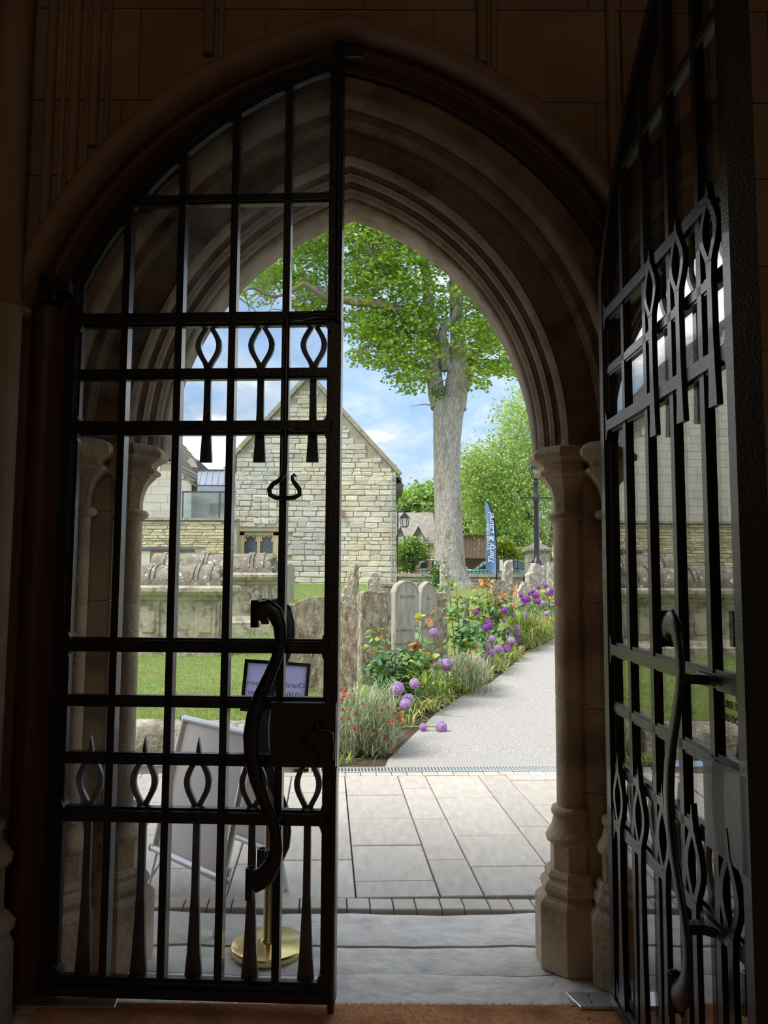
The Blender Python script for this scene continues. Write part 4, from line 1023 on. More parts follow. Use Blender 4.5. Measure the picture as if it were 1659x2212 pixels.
while zc2 < apz:
    h = .36; x = apx - 6.4 + (row % 2)*.3
    while x < hx1 - .05:
        w = random.uniform(.6, 1.1); w = min(w, hx1 - x)
        top = lambda xx: apz - abs(xx - apx)*sl
        pts = [(x, zc2), (x + w, zc2), (x + w, min(zc2 + h, top(x + w))), (x, min(zc2 + h, top(x)))]
        if min(p[1] for p in pts[2:]) > zc2 + .03:
            g = .006; c = [(pts[0][0] + g, pts[0][1] + g), (pts[1][0] - g, pts[1][1] + g), (pts[2][0] - g, pts[2][1] - g), (pts[3][0] + g, pts[3][1] - g)]
            MB().prism(c, HY, HY + .06, 'y', .006).build('ashlar_block', m_ashlar, house)
        x += w
    zc2 += h; row += 1
MB().box(hx1 - .3, hx1, HY + .3, HY + 4, 1.0, v1.z).build('return_wall', m_ashlar, house)
rfm = MB()
for s2, xe3 in ((1, hx1 + .25), (-1, apx - 6.8)):
    z_e = apz - abs(xe3 - apx)*sl; L = math.hypot(xe3 - apx, apz - z_e); N = 26
    for k in range(N):                                     # slate courses stepping down the slope
        t0, t1 = k/N, (k+1.25)/N
        p = lambda t, o: (apx + (xe3 - apx)*t, apz - (apz - z_e)*t + o)
        a0, a1 = p(t0, .03), p(min(t1, 1), .09)
        rfm.add([(a0[0], HY - .22, a0[1]), (a1[0], HY - .22, a1[1]), (a1[0], HY + 9, a1[1]), (a0[0], HY + 9, a0[1]), (a0[0], HY - .22, a0[1] - .12), (a1[0], HY - .22, a1[1] - .06), (a1[0], HY + 9, a1[1] - .06), (a0[0], HY + 9, a0[1] - .12)], [(0, 1, 2, 3), (0, 4, 5, 1), (1, 5, 6, 2), (4, 7, 6, 5)])
rfm.build('slate_roof', m_slate, house, kind='stuff', label='slate courses of the roof')
for nm, px, py in (('far_gable', 363, 958),):
    a = hz(px, py); MB().prism([(a.x - .45, a.z - .5), (a.x + .35, a.z - .5), (a.x, a.z)], HY + 4, HY + 4.3, 'y').build('dormer_gable', m_ashlar, house)
MB().prism([(hz(380, 985).x, hz(380, 1030).z), (hz(432, 1010).x, hz(380, 1030).z), (hz(432, 1010).x, hz(432, 1012).z), (hz(372, 955).x, hz(372, 958).z)], HY + 4.5, HY + 4.8, 'y').build('rear_roof', m_lead, house)
# zinc-roofed link with a glass front
link = thing('zinc_link', (at(445, 1100, 33).x, 33.5, 3.0), 'zinc standing-seam roofed link with a glass balustrade beside the hall', 'building')
LY = 33.0; lz = lambda px, py: at(px, py, LY)
xl, xr = lz(398, 1100).x, lz(515, 1100).x
ze, zr = lz(430, 1047).z, lz(430, 1014).z + .25
MB().add([(xl + .55, LY, ze), (xr, LY, ze), (xr, LY + 2.4, zr), (xl - .05, LY + 2.4, zr), (xl + .55, LY, ze - .06), (xr, LY, ze - .06)], [(0, 1, 2, 3), (0, 4, 5, 1)]).build('zinc_roof', m_zinc, link)
for k in range(7):
    t = k/6.5; xa = xl + .60 + (xr - xl - .6)*t; MB().tube([(xa, LY, ze + .02), (xa - .5 + .02, LY + 2.4, zr + .02)], .022, 4, True, False).build('standing_seam', m_zinc, link)
MB().box(xl - .1, xr, LY + 2.38, LY + 2.5, zr - .03, zr + .10).build('ridge_cap', m_lead, link)
MB().box(xl + .55, xr, LY, LY + .3, lz(430, 1066).z, ze - .03).build('fascia', m_zinc, link)
v = lz(475, 1015); MB().lathe([(.14, v.z - .15), (.14, v.z + .32)], v.x, LY + 1.6, 14).lathe([(.22, v.z + .33), (.20, v.z + .36), (.03, v.z + .40)], v.x, LY + 1.6, 14).build('roof_vent', m_zinc, link)
MB().box(xl, xr, LY + 1.6, LY + 1.8, 2.5, ze).build('back_wall', m_ashlar, link)
MB().box(lz(405, 1080).x, lz(415, 1080).x, LY + 1.55, LY + 1.62, 2.5, lz(405, 1078).z).build('door_leaf', m_zinc, link)
a, b = lz(436, 1080), lz(474, 1105); MB().box(a.x, b.x, LY + 1.5, LY + 1.58, b.z, a.z).build('dark_window', m_void, link)
g0, g1 = lz(398, 1066), lz(490, 1120)
for xa, xb in ((xl, lz(477, 1100).x), (lz(477, 1100).x, xr)):
    gp = MB().box(xa + .03, xb - .03, LY - .30, LY - .29, g1.z - .3, g0.z).build('glass_panel', m_balc, link)
    MB().box(xa - .02, xa + .03, LY - .33, LY - .26, g1.z - .3, g0.z + .05).build('glazing_post', m_lead, gp)
MB().box(xl - .03, xr, LY - .34, LY - .25, g0.z, g0.z + .07).build('top_rail', m_lead, link)

# ------------------------------------------------------------------ boundary wall, railings, gate pier, lamps, banner
WYB = 31.0
bw = thing('boundary_wall', (6, WYB, 1.0), 'low stone churchyard wall with flat coping below the iron railings', 'wall')
xA, xB = at(857, 1250, WYB).x, 5.66
ztop, zcap = at(900, 1239, WYB).z, at(900, 1246, WYB).z
MB().box(xA, xB, WYB + .05, WYB + .35, .9, zcap).build('wall_core', m_mortar, bw)
rubble(bw, WYB, xA, xB, 1.0, zcap, m_cop, lambda x, z, w, h: xA < x - w/2 and x + w/2 < xB and z + h/2 < zcap + .02, .10, .16, .3, .7, .12, 150, name='stone')
x = xA
while x < xB:
    w = min(random.uniform(.8, 1.3), xB - x); MB().box(x + .008, x + w - .008, WYB - .08, WYB + .42, zcap, ztop).build('coping_stone', m_cop, bw); x += w
rl = thing('iron_railings', (3, WYB + .17, ztop), 'black spear-topped iron railings on the churchyard wall', 'railings')
zr0, zr1 = ztop, at(900, 1203, WYB).z
for zz2 in (zr0 + .10, zr1 - .16): MB().box(xA + .05, xB - .1, WYB + .16, WYB + .19, zz2, zz2 + .03).build('rail', m_iron, rl)
pb = MB().tube([(0, 0, 0), (0, 0, zr1 - zr0 - .06)], .0125, 6).lathe([(.012, zr1 - zr0 - .08), (.03, zr1 - zr0 - .05), (.022, zr1 - zr0 - .02), (.002, zr1 - zr0 + .05)], 0, 0, 6).build('railing_bar', m_iron, rl, local=True)
pl = wmat(rl).inverted(); x = xA + .12; first = True
while x < xB - .1:
    if first: pb.location = pl @ Vector((x, WYB + .175, zr0)); first = False
    else: inst(pb, 'railing_bar', rl, pl @ Vector((x, WYB + .175, zr0)))
    x += .155
gp0 = at(1160, 1200, 30.5)
pier = thing('gate_pier', (gp0.x, 30.5, 1.0), 'square stone gate pier with a pyramid cap behind the lamp post', 'gate pier')
pw = .42; pz = at(1160, 1192, 30.5).z
zz2 = 1.0; k = 0
while zz2 < pz - .05:
    h = min(.36, pz - zz2)
    for s2 in (0, 1):
        sp = .30 if (k % 2) else .54
        xa, xb = (gp0.x - pw, gp0.x - pw + 2*pw*sp/.84) if s2 == 0 else (gp0.x - pw + 2*pw*sp/.84, gp0.x + pw)
        MB().box(xa + .005, xb - .005, 30.5 - pw, 30.5 + pw, zz2 + .005, zz2 + h - .005).build('pier_stone', m_grave, pier)
    zz2 += h; k += 1
MB().box(gp0.x - pw - .1, gp0.x + pw + .1, 30.5 - pw - .1, 30.5 + pw + .1, pz, pz + .1).add([(gp0.x - pw - .1, 30.4 - pw, pz + .1), (gp0.x + pw + .1, 30.4 - pw, pz + .1), (gp0.x + pw + .1, 30.6 + pw, pz + .1), (gp0.x - pw - .1, 30.6 + pw, pz + .1), (gp0.x, 30.5, pz + .42)], [(0, 1, 4), (1, 2, 4), (2, 3, 4), (3, 0, 4)]).build('pier_cap', m_tombtop, pier)
gt = thing('churchyard_gate', (at(1188, 1230, 30.5).x, 30.5, 1.0), 'black iron churchyard gate with looped pattern right of the pier', 'gate')
gx0 = gp0.x + .55; mb = MB()
for k in range(9):
    xa = gx0 + k*.16
    MB().tube([(xa, 30.5, 1.05), (xa, 30.5, at(1188, 1206, 30.5).z)], .014, 6).build('gate_bar', m_iron, gt)
for zq in (1.15, 1.9, at(1188, 1208, 30.5).z): MB().box(gx0, gx0 + 1.3, 30.48, 30.52, zq, zq + .04).build('gate_rail', m_iron, gt)
for k in range(4): MB().tube([(gx0 + .16 + k*.32 + .15*math.cos(a), 30.48, 1.75 + .2*math.sin(a)) for a in [2*PI*i/16 for i in range(17)]], .012, 5).build('gate_loop', m_iron, gt)

def lamp(px, pybase, pycross, pylant0, pylant1, Y, label, k=1.0):
    b = at(px, pybase, Y); r = thing('street_lamp', (b.x, Y, b.z), label, 'street lamp', 'black lantern street lamps')
    zc = at(px, pycross, Y).z; z0, z1 = at(px, pylant0, Y).z, at(px, pylant1, Y).z
    MB().lathe([(.16*k, b.z - .8), (.16*k, b.z + .06), (.10*k, b.z + .12), (.085*k, b.z + .3), (.075*k, zc - .2), (.09*k, zc - .15), (.11*k, zc - .05), (.10*k, zc + .05), (.07*k, zc + .12), (.07*k, zc + .45), (.10*k, zc + .50), (.05*k, zc + .58), (.03*k, z0)], b.x, Y, 12).build('post', m_iron, r)
    MB().tube([(b.x - .48*k, Y, zc), (b.x + .48*k, Y, zc)], .026*k, 6).sphere((b.x - .48*k, Y, zc), .045*k, 6).sphere((b.x + .48*k, Y, zc), .045*k, 6).build('ladder_bar', m_iron, r)
    o4 = PI/4
    lan = MB().lathe([(.10*k, z0), (.12*k, z0 + .04)], b.x, Y, 4, False, o4).lathe([(.27*k, z1 - .42*k), (.29*k, z1 - .38*k), (.10*k, z1 - .12*k), (.09*k, z1 - .06*k), (.02*k, z1)], b.x, Y, 4, False, o4).build('lantern', m_iron, r)
    MB().lathe([(.12*k, z0 + .04), (.255*k, z1 - .42*k)], b.x, Y, 4, False, o4).build('lantern_pane', m_lampglass, lan)
    mb = MB()
    for i in range(4):
        a = o4 + i*PI/2; mb.tube([(b.x + .12*k*math.cos(a), Y + .12*k*math.sin(a), z0 + .03), (b.x + .265*k*math.cos(a), Y + .265*k*math.sin(a), z1 - .42*k)], .014*k, 4)
    mb.build('lantern_frame', m_iron, lan)
lamp(1160, 1216, 1075, 1036, 985, 24.0, 'tall black lamp post in front of the stone gate pier, lantern behind the capital', 1.0)
lamp(1119, 1240, 1178, 1098, 1076, 45.0, 'slim distant black lamp post beyond the railings', .95)
# feather banner
bn = thing('feather_banner', (at(1072, 1262, 24).x, 24.0, gz(4, 24)), 'pale blue feather banner with white script on a curved black pole', 'banner')
BP = lambda px, py: at(px, py, 24.0)
edge = [(1049, 1083), (1056, 1090), (1063, 1106), (1067, 1125), (1069.5, 1150), (1071, 1180), (1071.5, 1210), (1071.5, 1242)]
left = [(1048, 1084), (1049, 1100), (1050.5, 1125), (1051, 1150), (1050.5, 1175), (1049, 1198), (1048.5, 1222), (1050, 1230)]
rows = []
for (a, b) in zip(left, edge):
    A, B_ = BP(*a), BP(*b); rows.append([(A.x + (B_.x - A.x)*t, 24.0 + .05*math.sin(t*5 + a[1]*.03), A.z + (B_.z - A.z)*t) for t in [i/5 for i in range(6)]])
mb = MB().strip(rows, True); mb.strip([[(x, y + .006, z) for x, y, z in r] for r in rows], True)
mb.build('banner_cloth', m_banner, bn)
MB().tube([tuple(BP(*p) + Vector((.02, .02, .0))) for p in [(1048.5, 1081)] + edge[1:] + [(1071.8, 1270)]], [.012, .02, .025, .028, .028, .028, .028, .026, .022], 8).build('banner_pole', m_black, bn)
p = wmat(bn).inverted() @ (BP(1066, 1164) + Vector((0, -.07, 0)))
text('script_lettering', 'Thirty & Laurel', .26, m_white, bn, p, (PI/2, -PI/2, 0), ext=.002, shear=.35)
p = wmat(bn).inverted() @ (BP(1057, 1160) + Vector((0, -.07, 0)))
text('small_lettering', 'R I V E R S I D E', .12, m_white, bn, p, (PI/2, -PI/2, 0), ext=.002)

# ------------------------------------------------------------------ street beyond: cottage, house, shed, cars, cones
def box_house(name, label, x0, x1, Y, dep, zb, ze, zr, ridge_along='x'):
    r = thing(name, ((x0+x1)/2, Y, zb), label, 'building')
    MB().box(x0, x1, Y, Y + dep, zb, ze).build('wall', m_rubble, r)
    cy = Y + dep/2; mb = MB()
    mb.add([(x0 - .15, Y - .25, ze - .05), (x1 + .15, Y - .25, ze - .05), (x1 + .15, cy, zr), (x0 - .15, cy, zr), (x1 + .15, Y + dep + .25, ze - .05), (x0 - .15, Y + dep + .25, ze - .05)], [(0, 1, 2, 3), (3, 2, 4, 5)])
    mb.add([(x0 - .15, Y - .25, ze - .17), (x1 + .15, Y - .25, ze - .17), (x1 + .15, Y - .25, ze - .05), (x0 - .15, Y - .25, ze - .05)], [(0, 1, 2, 3)])
    mb.build('roof', m_slate, r)
    MB().add([(x0, Y, ze), (x0, Y + dep, ze), (x0, cy, zr - .15), (x1, Y, ze), (x1, Y + dep, ze), (x1, cy, zr - .15)], [(0, 1, 2), (3, 5, 4)]).build('gable_end', m_rubble, r)
    return r
CY = 58.0; cz = lambda px, py: at(px, py, CY)
cot = box_house('cottage', 'stone cottage with two dormer windows behind the sycamore trunk', cz(800, 1200).x, cz(937, 1200).x, CY, 6, .8, cz(900, 1172).z, cz(900, 1100).z)
def window_grid(r, x0, x1, z0, z1, y, nx, nz):
    w = MB().box(x0 - .08, x1 + .08, y - .05, y + .03, z0 - .08, z1 + .08).build('window', m_whitewood, r)
    for i in range(nx):
        for k in range(nz):
            xa, xb = x0 + (x1-x0)*i/nx, x0 + (x1-x0)*(i+1)/nx; za, zb = z0 + (z1-z0)*k/nz, z0 + (z1-z0)*(k+1)/nz
            MB().box(xa + .03, xb - .03, y - .07, y - .055, za + .03, zb - .03).build('pane', m_cotglass, w)
for px0, px1 in ((895, 912), (860, 869)):
    a, b = cz(px0, 1176), cz(px1, 1162)
    dz0 = cz(900, 1176).z
    dm = MB().box(a.x - .25, b.x + .25, CY - .1, CY + 2.2, dz0 - .35, b.z + .1).prism([(a.x - .25, b.z + .1), (b.x + .25, b.z + .1), ((a.x+b.x)/2, b.z + .95)], CY - .12, CY + 2.6, 'y').build('dormer', m_slate, cot)
    mb = MB(); apx2 = ((a.x+b.x)/2, b.z + 1.05)
    for s2 in (a.x - .38, b.x + .38):
        mb.prism([(s2, b.z + .0), (s2 + (.15 if s2 < a.x else -.15), b.z - .02), (apx2[0], apx2[1] - .16), apx2], CY - .3, CY - .1, 'y')
    mb.build('bargeboard', m_whitewood, dm)
    window_grid(cot, a.x, b.x, a.z, b.z, CY - .12, 4, 3)
window_grid(cot, cz(860, 1200).x, cz(871, 1200).x, cz(860, 1226).z, cz(860, 1206).z, CY - .02, 2, 3)
MB().box(cz(925, 1200).x, cz(926.5, 1200).x, CY - .1, CY, .8, cz(900, 1172).z).build('drainpipe', m_lead, cot)
HY2 = 75.0; hz2 = lambda px, py: at(px, py, HY2)
ho = thing('gabled_house', (hz2(1150, 1200).x, HY2, .8), 'pale stone house with a grey slate roof behind the birch', 'building')
MB().box(hz2(1118, 1200).x, hz2(1240, 1200).x, HY2, HY2 + 7, .6, hz2(1150, 1150).z).build('wall', m_rubble, ho)
MB().add([(hz2(1122, 1).x, HY2 - .3, hz2(1140, 1152).z), (hz2(1245, 1).x, HY2 - .3, hz2(1140, 1152).z), (hz2(1245, 1).x, HY2 + 3.5, hz2(1140, 1112).z), (hz2(1136, 1).x, HY2 + 3.5, hz2(1140, 1112).z)], [(0, 1, 2, 3)]).build('roof', m_lead, ho)
MB().prism([(hz2(1104, 1).x, hz2(1104, 1190).z), (hz2(1120, 1).x, hz2(1120, 1145).z), (hz2(1140, 1).x, hz2(1140, 1115).z), (hz2(1140, 1).x, .6), (hz2(1104, 1).x, .6)], HY2 - .2, HY2 + .3, 'y').build('gable_end', m_rubble, ho)
MB().box(hz2(1128, 1).x, hz2(1130, 1).x, HY2 - .3, HY2 - .2, hz2(1130, 1168).z, hz2(1130, 1152).z).build('slit_window', m_void, ho)
MB().tube([(hz2(1140, 1).x, HY2 - .3, .8), (hz2(1140, 1).x, HY2 - .3, hz2(1140, 1140).z)], .06, 6).build('drainpipe', m_lead, ho)
SY = 44.6; sz_ = lambda px, py: at(px, py, SY)
sh = thing('timber_shed', (sz_(1027, 1200).x, SY, 1.0), 'weathered dark timber boarded shed between the trunk and the banner', 'shed')
x0, x1 = sz_(994, 1).x, sz_(1053, 1).x; zA, zB = sz_(1020, 1206).z, sz_(1020, 1155).z; K = 8
for k in range(K):
    xa = x0 + (x1-x0)*k/K; MB().box(xa + .008, xa + (x1-x0)/K - .008, SY, SY + .05, zA, zB).build('board', m_shed, sh)
MB().box(x0, x1, SY + .05, SY + 2, zA, zB).box(x0 + .05, x0 + .2, SY + .1, SY + .3, .9, zA).box(x1 - .2, x1 - .05, SY + .1, SY + .3, .9, zA).box(x0, x1, SY + 1.8, SY + 2, .9, zA).build('carcass', m_shed, sh)
MB().box(x0 - .15, x1 + .12, SY - .15, SY + 2.2, zB, zB + .09).box(x0 - .1, x1 + .08, SY - .06, SY, zB - .10, zB).build('flat_roof', m_moss, sh)
def car(px0, px1, Y, paint, label, flip=1):
    x0, x1 = at(px0, 1230, Y).x, at(px1, 1230, Y).x; L = x1 - x0; g = 1.02; sc = L/4.2
    r = thing('parked_car', ((x0+x1)/2, Y, g), label, 'car', 'parked cars')
    X = lambda t: x0 + L*(t if flip > 0 else 1 - t)
    low = [(0, .45), (.02, .78), (.12, .86), (.30, .93), (.55, .95), (.88, .95), (.98, .85), (1.0, .45), (.97, .28), (.03, .28)]
    MB().prism([(X(a), g + b*sc) for a, b in low], Y, Y + 1.7, 'y', .08).build('body', paint, r)
    cab = [(.27, .93), (.40, 1.42), (.48, 1.48), (.78, 1.47), (.90, 1.36), (.96, .94)]
    MB().prism([(X(a), g + b*sc) for a, b in cab], Y + .12, Y + 1.58, 'y', .10).build('cabin', paint, r)
    for a0, a1 in ((.32, .56), (.58, .76), (.78, .91)):
        tl = lambda a: np.interp(a, [.27, .40, .48, .78, .90, .96], [.93, 1.42, 1.48, 1.47, 1.36, .94])
        pts = [(a0, .97), (a1, .97), (a1, max(1.0, tl(a1) - .07)), ((a0+a1)/2, tl((a0+a1)/2) - .07), (a0, max(1.0, tl(a0) - .07))]
        MB().prism([(X(a), g + b*sc) for a, b in pts], Y + .09, Y + .13, 'y').build('side_window', m_carglass, r)
    for a in (.17, .82):
        for yy2 in (Y - .02, Y + 1.5):
            w = MB().lathe([(.32*sc, 0), (.33*sc, .03), (.33*sc, .17), (.32*sc, .2)], 0, 0, 20).build('wheel', m_rubber, r, local=True)
            w.location = wmat(r).inverted() @ Vector((X(a), yy2 + .2, g + .33*sc)); w.rotation_euler = (PI/2, 0, 0)
    return r
car(893, 1058, 42.0, m_carw, 'white parked car beyond the railings, left of the trunk', -1)
car(985, 1156, 38.4, m_cart, 'teal parked car under the timber shed, right of the trunk', 1)
for px, pb, pt, lab in ((898.5, 1234, 1222, 'short orange traffic cone, left of the two by the white car'), (926, 1232, 1212, 'orange and white traffic cone in front of the white car')):
    b, t = at(px, pb, 39.0), at(px, pt, 39.0)
    r = thing('traffic_cone', (b.x, 39.0, 1.02), lab, 'cone', 'traffic cones')
    h = t.z - 1.02
    MB().lathe([(.20, 1.02), (.20, 1.06), (.13, 1.07), (.13 - .08*.35, 1.02 + h*.35)], b.x, 39, 12).build('base', m_cone, r)
    MB().lathe([(.103, 1.02 + h*.34), (.075, 1.02 + h*.62)], b.x, 39, 12).build('reflective_band', m_white if pt < 1220 else m_cone, r)
    MB().lathe([(.077, 1.02 + h*.60), (.03, 1.02 + h)], b.x, 39, 12).build('tip', m_cone, r)
for px0, px1, lab in ((1078, 1087, 'white notice board on the railings left of the leaning headstone'), (1097, 1108, 'pale blue notice board on the railings right of the leaning headstone')):
    a, b = at(px0, 1234, 31.1), at(px1, 1208, 31.1)
    nb = thing('notice_board', ((a.x+b.x)/2, 30.9, a.z), lab, 'notice board')
    MB().box(a.x, b.x, 31.10, 31.158, a.z, b.z).build('frame', m_lead, nb); MB().box(a.x + .02, b.x - .02, 31.085, 31.10, a.z + .02, b.z - .02).build('sheet', m_poster, nb)

# ------------------------------------------------------------------ trees
def limb(mb, pix, Y, dY=0.0, n=10, wob=.0, seed=1):
    """pix: (px, py, width in pixels); depth runs from Y to Y+dY"""
    rs = random.Random(seed); P, R = [], []
    for i, (px, py, w) in enumerate(pix):
        yy2 = Y + dY*i/max(1, len(pix)-1); p = at(px, py, yy2); P.append(p); R.append(w/2/F_PX*yy2)
    Q, RR = [], []
    for i in range(len(P)-1):
        p0, p1, p2, p3 = P[max(i-1, 0)], P[i], P[i+1], P[min(i+2, len(P)-1)]
        for k in range(4):
            t = k/4; q = .5*((2*p1) + (p2-p0)*t + (2*p0 - 5*p1 + 4*p2 - p3)*t*t + (3*p1 - p0 - 3*p2 + p3)*t**3)
            Q.append(q + Vector((rs.uniform(-1, 1), rs.uniform(-1, 1), rs.uniform(-1, 1)))*wob); RR.append(R[i] + (R[i+1]-R[i])*t)
    Q.append(P[-1]); RR.append(R[-1]); mb.tube(Q, RR, n); return Q
TY = 25.0
syc = thing('sycamore', (at(972, 1262, TY).x, TY, gz(2.2, TY)), 'tall sycamore with a grey forked trunk and bright green leaves', 'tree')
tk = MB()
limb(tk, [(975, 1285, 110), (974, 1255, 80), (972, 1225, 70), (970, 1170, 62), (968, 1100, 60), (966, 1020, 58), (966, 950, 60), (968, 900, 66), (972, 862, 72)], TY, 0, 22, .012)
for sx, w in ((-26, 26), (24, 30), (6, 24)): limb(tk, [(974 + sx*.7, 1215, w*.6), (974 + sx, 1250, w), (974 + sx*1.5, 1275, w*1.2)], TY - .25, 0, 10)
tk.build('trunk', m_bark, syc)
lb = MB(); main = []
main.append(limb(lb, [(980, 885, 56), (986, 830, 50), (990, 780, 42), (988, 720, 32), (986, 650, 30), (984, 590, 28), (976, 530, 26), (968, 470, 22), (958, 400, 18), (940, 300, 14), (925, 200, 8)], TY, .5, 14, .01, 2)); lb.build('main_fork', m_bark, syc)
lb = MB(); main.append(limb(lb, [(950, 880, 40), (940, 830, 36), (936, 780, 34), (930, 720, 30), (925, 660, 26), (921, 600, 22), (912, 540, 20), (898, 480, 16), (880, 400, 12), (860, 310, 8)], TY, 1.5, 12, .01, 3)); lb.build('left_fork', m_bark, syc)
lb = MB(); main.append(limb(lb, [(1000, 840, 30), (1015, 800, 24), (1032, 750, 18), (1046, 700, 14), (1062, 640, 12), (1080, 570, 8)], TY, 1.5, 10, .01, 4))
main.append(limb(lb, [(965, 800, 26), (960, 750, 22), (956, 715, 20), (975, 690, 16), (990, 660, 10)], TY, -.6, 10, .01, 5)); lb.build('right_fork', m_bark, syc)
BR = [[(932, 735, 26), (905, 695, 22), (870, 672, 20), (835, 662, 19), (790, 655, 18), (745, 648, 17), (700, 640, 14), (655, 615, 11), (600, 640, 7), (545, 622, 6), (512, 640, 3)],
      [(700, 640, 12), (655, 600, 10), (625, 590, 9), (590, 560, 6), (560, 520, 3)],
      [(918, 575, 20), (890, 545, 17), (865, 525, 14), (845, 490, 13), (820, 465, 12), (795, 430, 10), (760, 380, 6)],
      [(900, 505, 14), (870, 500, 13), (840, 590, 14)][:2] + [(835, 480, 10), (800, 465, 8), (765, 440, 5)],
      [(890, 610, 16), (850, 600, 18), (822, 575, 16), (808, 560, 14), (790, 530, 8)],
      [(955, 800, 12), (985, 790, 11), (1020, 785, 10), (1060, 780, 9), (1100, 785, 7), (1128, 800, 6), (1150, 818, 4)],
      [(925, 790, 10), (890, 785, 8), (850, 770, 6), (800, 745, 5), (770, 770, 3)],
      [(745, 690, 7), (710, 680, 6), (650, 660, 5), (610, 670, 3)],
      [(986, 640, 14), (1005, 590, 12), (1030, 540, 9), (1040, 470, 6)],
      [(968, 470, 14), (1000, 420, 10), (1040, 340, 6)], [(880, 400, 9), (820, 330, 7), (740, 280, 5)], [(960, 420, 10), (880, 330, 8), (800, 220, 5)]]
allb = []
for i, b in enumerate(BR):
    lb = MB(); allb.append(limb(lb, b, TY - .3 + .4*(i % 3), [-3, -2, -1.5, 1, -2, -1, -1.5, -2, 1, 2, -2, 1][i], 8, .035, 10 + i)); lb.build('branch', m_branch, syc)
mb = MB(); rs = random.Random(5)
for L in allb + main:
    for q in L[::2]:
        d = Vector((rs.uniform(-1, 1), rs.uniform(-1, 1), rs.uniform(-.4, .7))).normalized(); ln = rs.uniform(.5, 1.3)
        mb.tube([q, q + d*ln*.5 + Vector((0, 0, .05)), q + d*ln + Vector((0, 0, -.08))], [.022, .014, .005], 4, False)
mb.build('twigs', m_branch, syc, kind='stuff')
def blob_points(blobs, Y, dY, n, per, cr, flat=.5, avoid=None):
    out = []; tot = sum(b[2]*b[3]*b[4] for b in blobs)
    for (cx, cy, rx, ry, d) in blobs:
        for _ in range(int(n*rx*ry*d/tot)):
            a = np.random.rand()*2*PI; r = math.sqrt(np.random.rand()); yy2 = Y + np.random.uniform(-dY, dY)
            c = np.array(at(cx + rx*r*math.cos(a), cy + ry*r*math.sin(a), yy2))
            q = np.random.normal(size=(per, 3))*cr; q[:, 2] *= flat; out.append(c + q)
    return np.concatenate(out)
B_syc = [(560, 590, 60, 40, .8), (640, 560, 80, 60, .8), (690, 500, 70, 50, 1), (660, 620, 50, 30, .6), (690, 660, 50, 26, 1), (560, 640, 40, 15, .4), (640, 690, 30, 10, .5),
         (790, 490, 60, 40, 1), (850, 480, 60, 40, .8), (800, 560, 60, 40, 1), (780, 620, 40, 40, 1), (860, 560, 50, 30, .9), (880, 620, 60, 30, 1), (830, 680, 80, 24, 1.1), (790, 715, 50, 22, 1.1), (870, 725, 60, 30, 1.2),
         (900, 690, 40, 30, 1.1), (830, 750, 40, 14, 1), (775, 770, 30, 10, 1), (800, 785, 25, 8, .8), (860, 780, 50, 16, 1.1), (880, 815, 34, 12, 1), (890, 838, 22, 9, .9), (920, 760, 30, 20, 1), (905, 800, 30, 18, 1),
         (1020, 600, 40, 40, .8), (1050, 660, 40, 40, 1), (1030, 710, 50, 26, 1), (1070, 740, 40, 30, 1), (1090, 790, 34, 16, 1.2), (1050, 790, 40, 14, 1.1), (1035, 825, 24, 10, 1), (1010, 760, 30, 20, .8), (960, 640, 30, 30, .6), (950, 690, 25, 25, .5), (940, 560, 40, 40, .5), (1120, 800, 26, 10, 1),
         (700, 420, 120, 40, .4), (860, 410, 120, 40, .4), (1000, 430, 90, 60, .4), (850, 300, 260, 80, .10), (1080, 560, 40, 60, .6)]
leaf_mesh('foliage', blob_points(B_syc, TY - .2, 1.7, 2500, 15, .20, .5), .112, SYC, m_leaf, syc, up=.7, droop=.5)
# ivy at the foot and in the fork
leaf_mesh('ivy', blob_points([(943, 1245, 9, 22, 1), (948, 850, 12, 12, .4)], TY - .55, .15, 30, 16, .14, 1), .10, OVAL, m_darkleaf, syc)

def tree(name, label, Y, trunks, blobs, n, per, cr, size, shape, mat, dY, up=.4, droop=.3, flat=.7, group='trees beyond the churchyard wall', bark=m_branch):
    b = trunks[0][0]; r = thing(name, (at(b[0], b[1], Y).x, Y, 1.0), label, 'tree', group)
    for i, t in enumerate(trunks):
        mb = MB(); limb(mb, t, Y, 0, 8, .03, 20 + i); mb.build('trunk' if i == 0 else 'branch', bark, r)
    leaf_mesh('foliage', blob_points(blobs, Y, dY, n, per, cr, flat), size, shape, mat, r, up=up, droop=droop)
    return r
tree('birch', 'loose light green birch with drooping sprays right of the sycamore', 38.0,
     [[(1186, 1268, 26), (1186, 1235, 24), (1184, 1200, 20), (1176, 1165, 14), (1160, 1140, 12), (1130, 1110, 10), (1095, 1070, 8), (1060, 1020, 5)], [(1176, 1165, 14), (1150, 1120, 9), (1120, 1060, 7), (1110, 980, 5), (1130, 900, 4), (1160, 830, 3)], [(1184, 1190, 12), (1200, 1100, 10), (1190, 1000, 7), (1175, 900, 5)], [(1130, 1110, 7), (1110, 1090, 5), (1080, 1085, 4), (1040, 1060, 3)]],
     [(1150, 845, 36, 20, .5), (1130, 890, 40, 30, .55), (1100, 900, 26, 24, .5), (1140, 950, 50, 40, .6), (1090, 960, 40, 24, .5), (1060, 1000, 50, 26, 1.1), (1130, 1010, 60, 36, .8), (1040, 1040, 50, 36, 1.2), (1100, 1060, 60, 36, .9), (1170, 1060, 40, 50, .7), (1060, 1100, 60, 30, .9), (1130, 1110, 50, 30, .6), (1180, 1140, 24, 30, .6), (1015, 1010, 20, 20, 1), (1200, 980, 60, 120, .5), (1010, 1080, 20, 30, 1)],
     1500, 20, .34, .15, DIAM, m_birchleaf, 2.2, .1, 1.2, 1.3)
